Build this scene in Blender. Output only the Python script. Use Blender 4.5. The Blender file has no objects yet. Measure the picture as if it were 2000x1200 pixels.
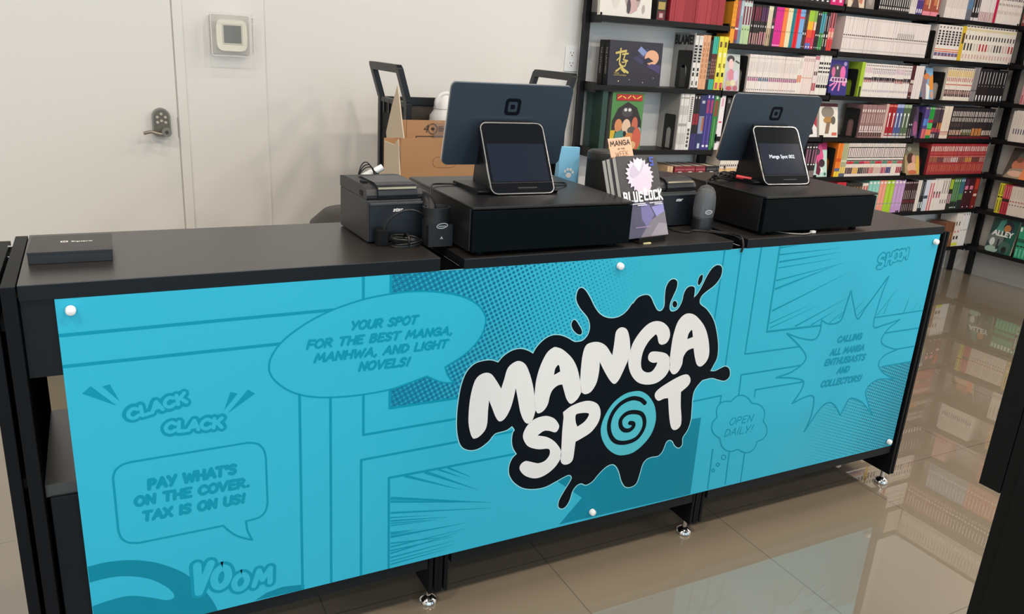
import bpy, math, random, os
from mathutils import Vector, Matrix, Euler
from mathutils.geometry import tessellate_polygon
random.seed(7)
R = math.radians
SC = bpy.context.scene
COL = SC.collection

# ------------------------------------------------------------------ camera
FPX = 1557.756
CAM_LOC = Vector((0.0846, -1.48204, 1.30507))
CAM_EUL = Euler((1.25660288, -0.0604089, -0.46966727), 'XYZ')
cd = bpy.data.cameras.new('camera')
cam = bpy.data.objects.new('camera', cd)
COL.objects.link(cam)
cam.location = CAM_LOC
cam.rotation_euler = CAM_EUL
cd.sensor_fit = 'HORIZONTAL'
cd.sensor_width = 36.0
cd.lens = FPX / 2000 * 36.0
cd.clip_start = 0.02
cd.clip_end = 60
SC.camera = cam

# ------------------------------------------------------------------ world, lights, exposure
SC.view_settings.view_transform = 'Standard'
SC.view_settings.look = 'None'
SC.view_settings.exposure = -0.1
SC.view_settings.gamma = 1.0
wd = bpy.data.worlds.new('world')
SC.world = wd
wd.use_nodes = True
wbg = wd.node_tree.nodes['Background']
wbg.inputs['Color'].default_value = (0.62, 0.80, 1.0, 1)
wbg.inputs['Strength'].default_value = 0.9


def area(name, loc, size, power, color, rot=(0, 0, 0), sy=None):
    l = bpy.data.lights.new(name, 'AREA')
    l.energy = power
    l.color = color
    l.shape = 'RECTANGLE'
    l.size = size
    l.size_y = sy or size
    o = bpy.data.objects.new(name, l)
    o.location = loc
    o.rotation_euler = rot
    COL.objects.link(o)
    return o


area('storefront_daylight', (1.2, -4.9, 1.6), 7.5, 105, (0.66, 0.86, 1.0), (R(90), 0, 0), 2.6)
WARM = (1.0, 0.89, 0.77)
H_CEIL = 3.3
for i, (lx, ly, p) in enumerate([(0.4, 0.0, 15), (2.3, 0.1, 19), (4.1, 0.1, 25),  # first lamp is a fill, added only to brighten the back wall
                                 (-2.3, -0.9, 30), (-0.9, -1.3, 38), (1.3, -1.3, 33), (3.1, -1.3, 31), (4.7, -1.3, 38),  # far left lamp is a fill, added to light left-facing sides
                                 (-0.8, -3.3, 29), (1.8, -3.3, 29), (4.3, -3.3, 26)]):
    area('ceiling_and_fill_lamp', (lx, ly, H_CEIL - 0.06), 0.22, p, WARM, sy=0.22)

# ------------------------------------------------------------------ pixel rays (for digitising measured points into the place)
RM = CAM_EUL.to_matrix()


def ray(px, py):
    return RM @ Vector(((px - 1000) / FPX, -(py - 600) / FPX, -1.0))


def hit(px, py, axis, val):
    d = ray(px, py)
    t = (val - CAM_LOC[axis]) / d[axis]
    return CAM_LOC + d * t


def proj(v):
    c = RM.transposed() @ (Vector(v) - CAM_LOC)
    return (1000 + FPX * c.x / -c.z, 600 - FPX * c.y / -c.z)


# ------------------------------------------------------------------ materials
def lin(c):
    c /= 255.0
    return c / 12.92 if c <= 0.04045 else ((c + 0.055) / 1.055) ** 2.4


def rgb(h):
    if isinstance(h, str):
        h = h.lstrip('#')
        h = tuple(int(h[i:i + 2], 16) for i in (0, 2, 4))
    return (lin(h[0]), lin(h[1]), lin(h[2]), 1)


MATS = {}


def mat(name, color, rough=0.5, metal=0.0, spec=0.5, noise=0.0, nscale=40, bump=0.0, coat=0.0, trans=0.0, emit=None, estr=0.0):
    if name in MATS:
        return MATS[name]
    m = bpy.data.materials.new(name)
    m.use_nodes = True
    nt = m.node_tree
    b = nt.nodes['Principled BSDF']
    c = rgb(color)
    b.inputs['Base Color'].default_value = c
    b.inputs['Roughness'].default_value = rough
    b.inputs['Metallic'].default_value = metal
    b.inputs['Specular IOR Level'].default_value = spec
    b.inputs['Coat Weight'].default_value = coat
    b.inputs['Transmission Weight'].default_value = trans
    if emit:
        b.inputs['Emission Color'].default_value = rgb(emit)
        b.inputs['Emission Strength'].default_value = estr
    if noise or bump:
        tc = nt.nodes.new('ShaderNodeTexCoord')
        n = nt.nodes.new('ShaderNodeTexNoise')
        n.inputs['Scale'].default_value = nscale
        n.inputs['Detail'].default_value = 4
        nt.links.new(tc.outputs['Object'], n.inputs['Vector'])
        if noise:
            mx = nt.nodes.new('ShaderNodeMix')
            mx.data_type = 'RGBA'
            mx.inputs[6].default_value = tuple(v * (1 - noise) for v in c[:3]) + (1,)
            mx.inputs[7].default_value = tuple(min(1, v * (1 + noise)) for v in c[:3]) + (1,)
            nt.links.new(n.outputs['Fac'], mx.inputs[0])
            nt.links.new(mx.outputs[2], b.inputs['Base Color'])
        if bump:
            bp = nt.nodes.new('ShaderNodeBump')
            bp.inputs['Strength'].default_value = bump
            bp.inputs['Distance'].default_value = 0.002
            nt.links.new(n.outputs['Fac'], bp.inputs['Height'])
            nt.links.new(bp.outputs['Normal'], b.inputs['Normal'])
    MATS[name] = m
    return m


def cm(color, rough=0.45):
    """a plain printed colour, cached by its hex"""
    return mat('print_' + color.lstrip('#').lower(), color, rough)


# ------------------------------------------------------------------ mesh builder
class MB:
    def __init__(s):
        s.v, s.f, s.m, s.mats = [], [], [], []

    def mi(s, m):
        if m not in s.mats:
            s.mats.append(m)
        return s.mats.index(m)

    def add(s, vs, fs, m, M=None):
        o = len(s.v)
        s.v += [tuple(M @ Vector(p)) if M else tuple(p) for p in vs]
        k = s.mi(m)
        for f in fs:
            s.f.append(tuple(i + o for i in f))
            s.m.append(k)
        return s

    def box(s, a, b, m, M=None):
        x0, y0, z0 = a
        x1, y1, z1 = b
        vs = [(x0, y0, z0), (x1, y0, z0), (x1, y1, z0), (x0, y1, z0), (x0, y0, z1), (x1, y0, z1), (x1, y1, z1), (x0, y1, z1)]
        return s.add(vs, [(0, 3, 2, 1), (4, 5, 6, 7), (0, 1, 5, 4), (1, 2, 6, 5), (2, 3, 7, 6), (3, 0, 4, 7)], m, M)

    def prism(s, poly, t0, t1, m, axes='xzy', M=None, holes=(), side=None):
        """extrude a 2-D outline: axes names where (u, v, t) go"""
        ix = {'x': 0, 'y': 1, 'z': 2}
        au, av, at = (ix[c] for c in axes)

        def P(p, t):
            r = [0, 0, 0]
            r[au], r[av], r[at] = p[0], p[1], t
            return tuple(r)
        loops = [list(poly)] + [list(h) for h in holes]
        flat = [p for l in loops for p in l]
        tris = tessellate_polygon([[Vector((p[0], p[1], 0)) for p in l] for l in loops])
        n = len(flat)
        vs = [P(p, t0) for p in flat] + [P(p, t1) for p in flat]
        s.add(vs, [tuple(t) for t in tris] + [tuple(i + n for i in t[::-1]) for t in tris], m, M)
        k = 0
        sf = []
        for l in loops:
            for i in range(len(l)):
                a, b = k + i, k + (i + 1) % len(l)
                sf.append((a, b, b + n, a + n))
            k += len(l)
        return s.add(vs, sf, side or m, M)

    def flat(s, poly, m, fn, holes=()):
        loops = [list(poly)] + [list(h) for h in holes]
        fl = [p for l in loops for p in l]
        tris = tessellate_polygon([[Vector((p[0], p[1], 0)) for p in l] for l in loops])
        return s.add([fn(p[0], p[1]) for p in fl], [tuple(t) for t in tris], m)

    def cyl(s, p0, p1, r0, m, r1=None, n=16, M=None):
        p0, p1 = Vector(p0), Vector(p1)
        r1 = r0 if r1 is None else r1
        d = (p1 - p0).normalized()
        a = d.orthogonal().normalized()
        b = d.cross(a)
        vs = []
        for p, r in ((p0, r0), (p1, r1)):
            for i in range(n):
                t = 2 * math.pi * i / n
                vs.append(p + a * (r * math.cos(t)) + b * (r * math.sin(t)))
        fs = [(i, (i + 1) % n, n + (i + 1) % n, n + i) for i in range(n)]
        fs += [tuple(range(n))[::-1], tuple(range(n, 2 * n))]
        return s.add(vs, fs, m, M)

    def tube(s, pts, r, m, n=8, smooth=True, M=None):
        P = [Vector(p) for p in pts]
        if smooth and len(P) > 2:
            P = [Vector(q) for q in catmull([tuple(p) for p in P], False, 6)]
        vs, fs = [], []
        up = None
        for i, p in enumerate(P):
            d = (P[min(i + 1, len(P) - 1)] - P[max(i - 1, 0)]).normalized()
            if up is None:
                up = d.orthogonal().normalized()
            a = (up - d * up.dot(d))
            a = a.normalized() if a.length > 1e-6 else d.orthogonal().normalized()
            up = a
            b = d.cross(a)
            for k in range(n):
                t = 2 * math.pi * k / n
                vs.append(p + a * (r * math.cos(t)) + b * (r * math.sin(t)))
        for i in range(len(P) - 1):
            for k in range(n):
                fs.append((i * n + k, i * n + (k + 1) % n, (i + 1) * n + (k + 1) % n, (i + 1) * n + k))
        fs += [tuple(range(n))[::-1], tuple(range((len(P) - 1) * n, len(P) * n))]
        return s.add(vs, fs, m, M)

    def lathe(s, prof, m, n=24, c=(0, 0, 0), sx=1, sy=1, M=None):
        vs, fs = [], []
        for r, z in prof:
            for k in range(n):
                t = 2 * math.pi * k / n
                vs.append((c[0] + r * sx * math.cos(t), c[1] + r * sy * math.sin(t), c[2] + z))
        for i in range(len(prof) - 1):
            for k in range(n):
                fs.append((i * n + k, i * n + (k + 1) % n, (i + 1) * n + (k + 1) % n, (i + 1) * n + k))
        fs += [tuple(range(n))[::-1], tuple(range((len(prof) - 1) * n, len(prof) * n))]
        return s.add(vs, fs, m, M)

    def mesh(s, name, smooth=False):
        me = bpy.data.meshes.new(name)
        me.from_pydata(s.v, [], s.f)
        for m in s.mats:
            me.materials.append(m)
        me.polygons.foreach_set('material_index', s.m)
        if smooth:
            me.polygons.foreach_set('use_smooth', [True] * len(me.polygons))
            me.set_sharp_from_angle(angle=R(38))
        me.update()
        return me

    def build(s, name, parent=None, world=True, smooth=False, bevel=0.0):
        if parent is not None and world:
            Mi = TM[parent.name].inverted()
            s.v = [tuple(Mi @ Vector(p)) for p in s.v]
        o = bpy.data.objects.new(name, s.mesh(name, smooth))
        COL.objects.link(o)
        if parent is not None:
            o.parent = parent
            TM[o.name] = TM[parent.name]
        else:
            TM[o.name] = Matrix()
        if bevel:
            b = o.modifiers.new('bevel', 'BEVEL')
            b.width = bevel
            b.segments = 2
            b.limit_method = 'ANGLE'
            b.angle_limit = R(40)
        return o


TM = {}


def thing(name, label, cat, loc=(0, 0, 0), rz=0.0, group=None):
    o = bpy.data.objects.new(name, None)
    COL.objects.link(o)
    o.empty_display_size = 0.05
    o.location = loc
    o.rotation_euler = (0, 0, rz)
    TM[o.name] = Matrix.Translation(loc) @ Matrix.Rotation(rz, 4, 'Z')
    return tag(o, label, cat, group)


def tag(o, label, cat, group=None, kind=None):
    o['label'] = label
    o['category'] = cat
    if group:
        o['group'] = group
    if kind:
        o['kind'] = kind
    return o


def struct(o, label, cat):
    tag(o, label, cat, kind='structure')
    return o


def catmull(pts, closed=True, n=5):
    """smooth curve through points; a point with a truthy extra element is a sharp corner"""
    dim = 3 if len(pts[0]) == 3 and not closed else 2
    out = []
    N = len(pts)
    seg = N if closed else N - 1
    for i in range(seg):
        p1, p2 = pts[i], pts[(i + 1) % N]
        p0 = pts[(i - 1) % N] if closed or i > 0 else p1
        p3 = pts[(i + 2) % N] if closed or i + 2 < N else p2
        if closed and len(p1) > 2 and p1[2]:
            p0 = p1
        if closed and len(p2) > 2 and p2[2]:
            p3 = p2
        for k in range(n):
            t = k / n
            q = []
            for d in range(dim):
                a, b, c, e = p0[d], p1[d], p2[d], p3[d]
                q.append(0.5 * (2 * b + (c - a) * t + (2 * a - 5 * b + 4 * c - e) * t * t + (3 * b - a - 3 * c + e) * t ** 3))
            out.append(tuple(q))
    if not closed:
        out.append(tuple(pts[-1][:dim]))
    return out


def rrect(w, h, r, n=6, cx=0, cy=0):
    out = []
    for (sx, sy, a0) in ((1, 1, 0), (-1, 1, 90), (-1, -1, 180), (1, -1, 270)):
        for k in range(n + 1):
            a = R(a0 + 90 * k / n)
            out.append((cx + sx * (w / 2 - r) + r * math.cos(a), cy + sy * (h / 2 - r) + r * math.sin(a)))
    return out


def ell(cx, cy, rx, ry, n=20, rot=0):
    c, s = math.cos(rot), math.sin(rot)
    return [(cx + rx * math.cos(t) * c - ry * math.sin(t) * s, cy + rx * math.cos(t) * s + ry * math.sin(t) * c)
            for t in (2 * math.pi * i / n for i in range(n))]


# ------------------------------------------------------------------ lettering
_tc = {}


def text_mesh(s, shear=0.0, offset=0.0):
    k = (s, shear, offset)
    if k in _tc:
        return _tc[k]
    cu = bpy.data.curves.new('t', 'FONT')
    cu.body = s
    cu.size = 1
    cu.shear = shear
    cu.offset = offset
    cu.resolution_u = 3
    o = bpy.data.objects.new('t', cu)
    COL.objects.link(o)
    dg = bpy.context.evaluated_depsgraph_get()
    me = o.evaluated_get(dg).to_mesh()
    vs = [(v.co.x, v.co.y) for v in me.vertices]
    fs = [tuple(p.vertices) for p in me.polygons]
    o.evaluated_get(dg).to_mesh_clear()
    bpy.data.objects.remove(o)
    bpy.data.curves.remove(cu)
    x0, x1 = min(v[0] for v in vs), max(v[0] for v in vs)
    vs = [((x - x0) / (x1 - x0), y / 0.70) for x, y in vs]
    _tc[k] = (vs, fs, (x1 - x0) / 0.70)
    return _tc[k]


def add_text(mb, s, m, org, ux, uz, h, w=None, shear=0.0, offset=0.0):
    """built-in type; h = cap height, w = overall width (None keeps proportions)"""
    vs, fs, asp = text_mesh(s, shear, offset)
    w = w or asp * h
    org, ux, uz = Vector(org), Vector(ux), Vector(uz)
    mb.add([org + ux * (x * w) + uz * (y * h) for x, y in vs], fs, m)


_O = [(.38, 1), (.12, .85), (0, .5), (.12, .14), (.36, 0), (.62, .14), (.74, .5), (.62, .86), (.38, 1)]
GL = {
    'A': (.74, [[(0, 0), (.4, 1), (.74, 0)], [(.17, .33), (.62, .33)]]),
    'B': (.62, [[(.05, 0), (.05, 1), (.42, 1), (.55, .82), (.45, .58), (.05, .53)], [(.45, .55), (.62, .3), (.48, .04), (.05, 0)]]),
    'C': (.66, [[(.66, .82), (.4, 1), (.12, .82), (0, .48), (.12, .14), (.38, 0), (.66, .16)]]),
    'D': (.68, [[(.05, 0), (.05, 1), (.4, .95), (.66, .7), (.66, .35), (.42, .06), (.05, 0)]]),
    'E': (.56, [[(.56, 1), (.05, 1), (.05, 0), (.56, 0)], [(.05, .52), (.46, .52)]]),
    'F': (.54, [[(.58, 1), (.05, 1), (.05, 0)], [(.05, .5), (.46, .5)]]),
    'G': (.7, [[(.66, .84), (.4, 1), (.12, .84), (0, .48), (.12, .14), (.4, 0), (.66, .12), (.68, .45), (.4, .45)]]),
    'H': (.7, [[(.05, 0), (.05, 1)], [(.66, 0), (.66, 1)], [(.05, .5), (.66, .5)]]),
    'I': (.14, [[(.07, 0), (.07, 1)]]),
    'K': (.64, [[(.05, 0), (.05, 1)], [(.6, 1), (.08, .42)], [(.25, .6), (.64, 0)]]),
    'L': (.54, [[(.05, 1), (.05, 0), (.56, 0)]]),
    'M': (.88, [[(0, 0), (.12, 1), (.42, .3), (.74, 1), (.88, 0)]]),
    'N': (.7, [[(.05, 0), (.05, 1), (.62, 0), (.66, 1)]]),
    'O': (.74, [_O]),
    'P': (.6, [[(.05, 0), (.05, 1), (.42, 1), (.6, .78), (.46, .52), (.05, .45)]]),
    'R': (.64, [[(.05, 0), (.05, 1), (.42, 1), (.58, .78), (.44, .52), (.05, .48)], [(.25, .48), (.64, 0)]]),
    'S': (.58, [[(.56, .86), (.32, 1), (.07, .84), (.1, .62), (.45, .42), (.52, .18), (.3, 0), (0, .12)]]),
    'T': (.66, [[(0, 1), (.66, 1)], [(.33, 1), (.3, 0)]]),
    'U': (.68, [[(.03, 1), (.05, .25), (.2, .02), (.45, .02), (.62, .25), (.66, 1)]]),
    'V': (.7, [[(0, 1), (.32, 0), (.7, 1)]]),
    'W': (1.0, [[(0, 1), (.22, 0), (.5, .8), (.74, 0), (1.0, 1)]]),
    'X': (.66, [[(0, 1), (.66, 0)], [(.64, 1), (0, 0)]]),
    'Y': (.66, [[(0, 1), (.3, .5)], [(.66, 1), (.24, 0)]]),
    '!': (.22, [[(.2, 1), (.13, .34)], [(.11, .05), (.11, .02)]]),
    ',': (.2, [[(.16, .06), (.08, -.16)]]),
    '.': (.2, [[(.14, .04), (.14, .02)]]),
    "'": (.14, [[(.1, 1), (.05, .72)]]),
    ' ': (.36, []),
}


_pc = [0]


def stroke(mb, pts, w, m, fn, w1=None, closed=False, cap=True, sharp=50):
    """a flat ribbon of width w (tapering to w1) along 2-D points, split with round caps at sharp turns"""
    P = [(p[0], p[1]) for p in pts]
    P = [p for i, p in enumerate(P) if i == 0 or math.hypot(p[0] - P[i - 1][0], p[1] - P[i - 1][1]) > 1e-7]
    if closed and math.hypot(P[0][0] - P[-1][0], P[0][1] - P[-1][1]) < 1e-7:
        P.pop()
    if closed:
        P = P + [P[0]]
    cuts = [0]
    for i in range(1, len(P) - 1):
        a = math.atan2(P[i][1] - P[i - 1][1], P[i][0] - P[i - 1][0])
        c = math.atan2(P[i + 1][1] - P[i][1], P[i + 1][0] - P[i][0])
        d = abs((c - a + math.pi) % (2 * math.pi) - math.pi)
        if d > R(sharp):
            cuts.append(i)
    cuts.append(len(P) - 1)
    tot = len(P) - 1
    ww = w if w1 is None else w1
    for s0, s1 in zip(cuts[:-1], cuts[1:]):
        S_ = P[s0:s1 + 1]
        _pc[0] += 1
        off = (_pc[0] % 10) * 7e-6

        def F(x, y, k=0, off=off):
            q = fn(x, y)
            return (q[0], q[1] - off - (k % 24) * 3e-6, q[2])
        n = len(S_)
        Lv, Rv = [], []
        for i in range(n):
            d0 = (S_[i][0] - S_[i - 1][0], S_[i][1] - S_[i - 1][1]) if i else None
            d1 = (S_[i + 1][0] - S_[i][0], S_[i + 1][1] - S_[i][1]) if i < n - 1 else None
            if d0 is None:
                d0 = d1
            if d1 is None:
                d1 = d0
            l0, l1 = math.hypot(*d0), math.hypot(*d1)
            tx, ty = d0[0] / l0 + d1[0] / l1, d0[1] / l0 + d1[1] / l1
            tl = math.hypot(tx, ty) or 1
            tx, ty = tx / tl, ty / tl
            k = 1 / max(.6, tx * d0[0] / l0 + ty * d0[1] / l0)
            hw = (w + (ww - w) * (s0 + i) / tot) / 2 * k
            Lv.append((S_[i][0] - ty * hw, S_[i][1] + tx * hw))
            Rv.append((S_[i][0] + ty * hw, S_[i][1] - tx * hw))
        ca = cb = []
        if cap and w1 is None:
            a0 = math.atan2(Lv[0][1] - S_[0][1], Lv[0][0] - S_[0][0])
            ca = [(S_[0][0] + w / 2 * math.cos(a0 + math.pi * j / 7), S_[0][1] + w / 2 * math.sin(a0 + math.pi * j / 7)) for j in range(1, 7)]
            a1 = math.atan2(Rv[-1][1] - S_[-1][1], Rv[-1][0] - S_[-1][0])
            cb = [(S_[-1][0] + w / 2 * math.cos(a1 + math.pi * j / 7), S_[-1][1] + w / 2 * math.sin(a1 + math.pi * j / 7)) for j in range(1, 7)]
        mb.add([F(p[0], p[1], i % n) for i, p in enumerate(Lv + Rv)], [(i, n + i, n + i + 1, i + 1) for i in range(n - 1)], m)
        if ca:
            mb.add([F(*p) for p in [Lv[0]] + ca + [Rv[0]]], [tuple(range(8))], m)
            mb.add([F(*p) for p in [Rv[-1]] + cb + [Lv[-1]]], [tuple(range(8))], m)


def comic_layout(s, track=.2):
    x, out = 0, []
    for ch in s:
        w, st = GL[ch]
        out.append((x, st))
        x += w + track
    return x - track, out


def comic(mb, s, m, fn, p0, p1, h, w, slant=0.0):
    """hand-lettered capitals along p0 -> p1 (2-D), cap height h"""
    W, lay = comic_layout(s)
    dx, dy = p1[0] - p0[0], p1[1] - p0[1]
    L = math.hypot(dx, dy)
    ux, uy = dx / L, dy / L
    k = (L - w) / W
    hh = h - w
    for ch, (x0, sts) in zip(s, lay):
        for st in sts:
            if ch in 'CGOSU' and len(st) > 4:
                st = catmull(st[:-1], True, 4) if st[0] == st[-1] else catmull(st, False, 4)
                st = list(st) + ([st[0]] if ch == 'O' else [])
            pts = [(p0[0] + ux * (w / 2 + (x0 + x) * k + slant * y * hh) - uy * (y * hh + w / 2),
                    p0[1] + uy * (w / 2 + (x0 + x) * k + slant * y * hh) + ux * (y * hh + w / 2)) for x, y in st]
            stroke(mb, pts, w, m, fn)


# ------------------------------------------------------------------ shared materials
M_LAM = mat('black_laminate_lit', (38, 35, 33), 0.32, spec=1.0, noise=0.25, nscale=60, bump=0.06)  # base lifted, putting the worktop's grazing reflection into the colour
M_LAMF = mat('black_laminate_shaded', (17, 22, 26), 0.45, spec=0.2)  # darker copy of the laminate with the fronts' shade in its colour
M_MET = mat('black_metal', (15, 17, 20), 0.45, spec=0.12)
M_CHROME = mat('chrome', (215, 215, 215), 0.12, 1.0)
M_BPL = mat('black_plastic', (17, 19, 23), 0.42, spec=0.3)
M_BPL2 = mat('black_plastic_matt', (11, 12, 14), 0.6, spec=0.2)
M_WALL = mat('white_paint', (230, 226, 220), 0.55, bump=0.03, nscale=180)
M_DOOR = mat('door_paint', (230, 226, 219), 0.42, bump=0.02, nscale=120)
M_GAP = mat('door_gap_shade', (196, 190, 181), 0.8)  # strip fills the door gap; the gap's shading is its colour
M_NICKEL = mat('satin_nickel', (158, 149, 136), 0.36, 0.75)
M_WHITE = mat('white_plastic', (238, 238, 236), 0.35)

# ------------------------------------------------------------------ room
mf = bpy.data.materials.new('polished_tile')
mf.use_nodes = True
nt = mf.node_tree
bs = nt.nodes['Principled BSDF']
tc = nt.nodes.new('ShaderNodeTexCoord')
sep = nt.nodes.new('ShaderNodeSeparateXYZ')
nt.links.new(tc.outputs['Object'], sep.inputs[0])


def mnode(op, a, b=None):
    n = nt.nodes.new('ShaderNodeMath')
    n.operation = op
    for i, v in enumerate((a, b)):
        if v is None:
            continue
        if isinstance(v, (int, float)):
            n.inputs[i].default_value = v
        else:
            nt.links.new(v, n.inputs[i])
    return n.outputs[0]


def grout(src, off, pitch):
    f = mnode('FRACT', mnode('DIVIDE', mnode('SUBTRACT', src, off), pitch))
    return mnode('LESS_THAN', f, 0.0028 / pitch)


gr = mnode('MAXIMUM', grout(sep.outputs[0], 1.063, 0.59), grout(sep.outputs[1], 0.675, 0.595))
nz = nt.nodes.new('ShaderNodeTexNoise')
nz.inputs['Scale'].default_value = 3.0
nz.inputs['Detail'].default_value = 5
nt.links.new(tc.outputs['Object'], nz.inputs['Vector'])
mx1 = nt.nodes.new('ShaderNodeMix')
mx1.data_type = 'RGBA'
mx1.inputs[6].default_value = rgb((133, 121, 104))
mx1.inputs[7].default_value = rgb((140, 128, 110))
nt.links.new(nz.outputs['Fac'], mx1.inputs[0])
mx2 = nt.nodes.new('ShaderNodeMix')
mx2.data_type = 'RGBA'
mx2.inputs[7].default_value = rgb((102, 93, 80))
nt.links.new(mx1.outputs[2], mx2.inputs[6])
nt.links.new(gr, mx2.inputs[0])
nt.links.new(mx2.outputs[2], bs.inputs['Base Color'])
bs.inputs['Roughness'].default_value = 0.25
bs.inputs['IOR'].default_value = 1.5
bs.inputs['Coat Weight'].default_value = 1.0
bs.inputs['Coat IOR'].default_value = 2.3
bs.inputs['Coat Roughness'].default_value = 0.004
bs.inputs['Specular IOR Level'].default_value = 0.2
M_FLOOR = mf

XR, YB, YF, XL = 5.47, 2.0, -5.0, -3.2
struct(MB().box((XL, YF, -0.05), (XR, YB, 0), M_FLOOR).build('floor'), 'polished taupe tile floor with thin dark grout lines', 'floor')
struct(MB().box((XL, YB, 0), (XR + .1, YB + .1, H_CEIL), M_WALL).build('wall_back'), 'white painted wall behind the counter', 'wall')
struct(MB().box((XR, YF, 0), (XR + .1, YB, H_CEIL), M_WALL).build('wall_right'), 'white painted wall behind the right hand bookshelf', 'wall')
struct(MB().box((XL - .1, YF, 0), (XL, YB + .1, H_CEIL), M_WALL).build('wall_left'), 'white painted side wall left of the counter', 'wall')
struct(MB().box((XL, YF, H_CEIL), (XR, YB, H_CEIL + .1), mat('ceiling_grey', (118, 117, 114), 0.8)).build('ceiling'), 'grey ceiling above the shop', 'ceiling')
# door with keypad lever lock, flush in the back wall
dr = MB().box((-0.53, 1.993, 0.012), (0.384, 2.0, 2.12), M_DOOR).build('door_1')
struct(dr, 'flush white door with keypad lever lock at the left', 'door')
TM[dr.name] = Matrix()
tr = MB()
tr.box((0.3842, 1.9945, 0), (0.3890, 2.0, 2.12), M_GAP)
tr.box((0.389, 1.991, 0), (0.4245, 2.0, 2.16), M_DOOR)
struct(tr.build('trim_1', bevel=0.002), 'white door casing strip right of the white door', 'trim')
struct(MB().box((0.7345, 1.9965, 0), (0.7375, 2.0, H_CEIL), M_WALL).build('trim_2'), 'thin vertical wall seam strip right of the thermostat', 'trim')
# lock
lk = MB()
prof = [(0.290, 0.902), (0.302, 0.893), (0.344, 0.893), (0.356, 0.902), (0.356, 0.967)]
prof += [(0.323 + 0.033 * math.cos(R(a)), 0.967 + 0.034 * math.sin(R(a))) for a in range(15, 180, 15)] + [(0.290, 0.967)]
lk.prism(prof, 1.968, 1.993, M_NICKEL)
lk.prism([(.323 + (p[0] - .323) * .84, .947 + (p[1] - .947) * .9) for p in prof], 1.9655, 1.969, mat('lock_face_shade', (122, 113, 101), .38, .7))  # darker inset plate, shadow on the lock put into its colour
lock = lk.build('door_lock', dr, bevel=0.003)
lock['label'] = 'satin nickel keypad lock with lever'
for k in range(6):
    a = (-0.017 + 0.017 * (k % 3), 0.958 + 0.004 * (k % 3 == 1) * 3 + 0.0) if k < 3 else (-0.017 + 0.017 * (k % 3), 0.938 + 0.004 * (k % 3 == 1) * 1.5)
    b = MB()
    b.lathe([(0.0062, 0), (0.0062, 0.003), (0.004, 0.0055), (0.0, 0.006)], mat('lock_button', (186, 178, 164), 0.35), 14,
            M=Matrix.Translation((0.323 + a[0] * .85, 1.9655, a[1] + 0.008)) @ Matrix.Rotation(R(90), 4, 'X'))
    b.build('keypad_button', lock, smooth=True)
lv = MB()
lv.cyl((0.336, 1.968, 0.914), (0.336, 1.935, 0.914), 0.0135, M_NICKEL, n=20)
lv.cyl((0.336, 1.95, 0.914), (0.336, 1.918, 0.914), 0.0175, M_NICKEL, n=20)
lv.tube([(0.336, 1.928, 0.912), (0.322, 1.925, 0.906), (0.302, 1.926, 0.909), (0.284, 1.93, 0.914), (0.266, 1.934, 0.911), (0.255, 1.937, 0.907)], 0.0062, M_NICKEL, 10)
lv.cyl((0.336, 1.918, 0.914), (0.336, 1.916, 0.914), 0.007, mat('keyhole', (70, 66, 60), 0.5), n=14)
lv.build('lever', lock, smooth=True)
MB().box((0.3825, 1.9915, 0.885), (0.3842, 1.9935, 0.965), M_NICKEL).build('strike_plate', dr)

# thermostat in a clear guard
th = thing('thermostat', 'cream thermostat with grey screen inside a clear wall guard', 'thermostat', (0.597, 2.0, 1.288))
M_CREAM = mat('cream_plastic', (236, 230, 208), 0.4)
b = MB()
b.prism(rrect(0.146, 0.146, 0.006), 1.988, 2.0, mat('guard_base', (196, 188, 178), 0.5), M=Matrix.Translation((0.597, 0, 1.288)))
b.build('guard_base', th)
b = MB()
oc = [(math.copysign(abs(math.cos(t)) ** .36, math.cos(t)) * .0575, math.copysign(abs(math.sin(t)) ** .48, math.sin(t)) * .060) for t in (2 * math.pi * (i + .5) / 48 for i in range(48))]
b.prism(oc, 1.962, 1.988, M_CREAM, M=Matrix.Translation((0.600, 0, 1.286)))
body = b.build('thermostat_body', th, bevel=0.004)
b = MB()
b.prism(rrect(0.076, 0.076, 0.003), 1.9600, 1.9625, mat('screen_bezel', (200, 194, 172), 0.5), M=Matrix.Translation((0.602, 0, 1.289)), holes=[rrect(0.066, 0.066, 0.002)[::-1]])
b.prism(rrect(0.066, 0.066, 0.002), 1.9612, 1.963, mat('lcd_grey', (74, 80, 72), 0.5, spec=0.2), M=Matrix.Translation((0.602, 0, 1.289)))
b.build('screen', body)
M_CLEAR = mat('clear_acrylic', (244, 244, 242), 0.06, spec=0.5)
MATS['clear_acrylic'].node_tree.nodes['Principled BSDF'].inputs['Alpha'].default_value = 0.10
b = MB()
ow, iw = rrect(0.160, 0.160, 0.010), rrect(0.154, 0.154, 0.008)
b.prism(ow, 1.925, 1.988, M_CLEAR, M=Matrix.Translation((0.597, 0, 1.288)), holes=[iw[::-1]])
b.prism(ow, 1.922, 1.925, M_CLEAR, M=Matrix.Translation((0.597, 0, 1.288)))
b.build('clear_guard', th)
b = MB()
M_RIM = mat('guard_rim', (226, 224, 218), 0.2)
b.prism(rrect(0.1605, 0.1605, 0.010), 1.921, 1.9235, M_RIM, M=Matrix.Translation((0.597, 0, 1.288)), holes=[rrect(0.1555, 0.1555, 0.008)[::-1]])
for z in [1.226 + .0065 * i for i in range(20)]:
    b.box((0.516, 1.935, z), (0.5175, 1.965, z + .003), mat('guard_rib', (186, 180, 172), .4))
    b.box((0.6765, 1.935, z), (0.678, 1.965, z + .003), MATS['guard_rib'])
b.build('guard_rim', th)
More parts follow.
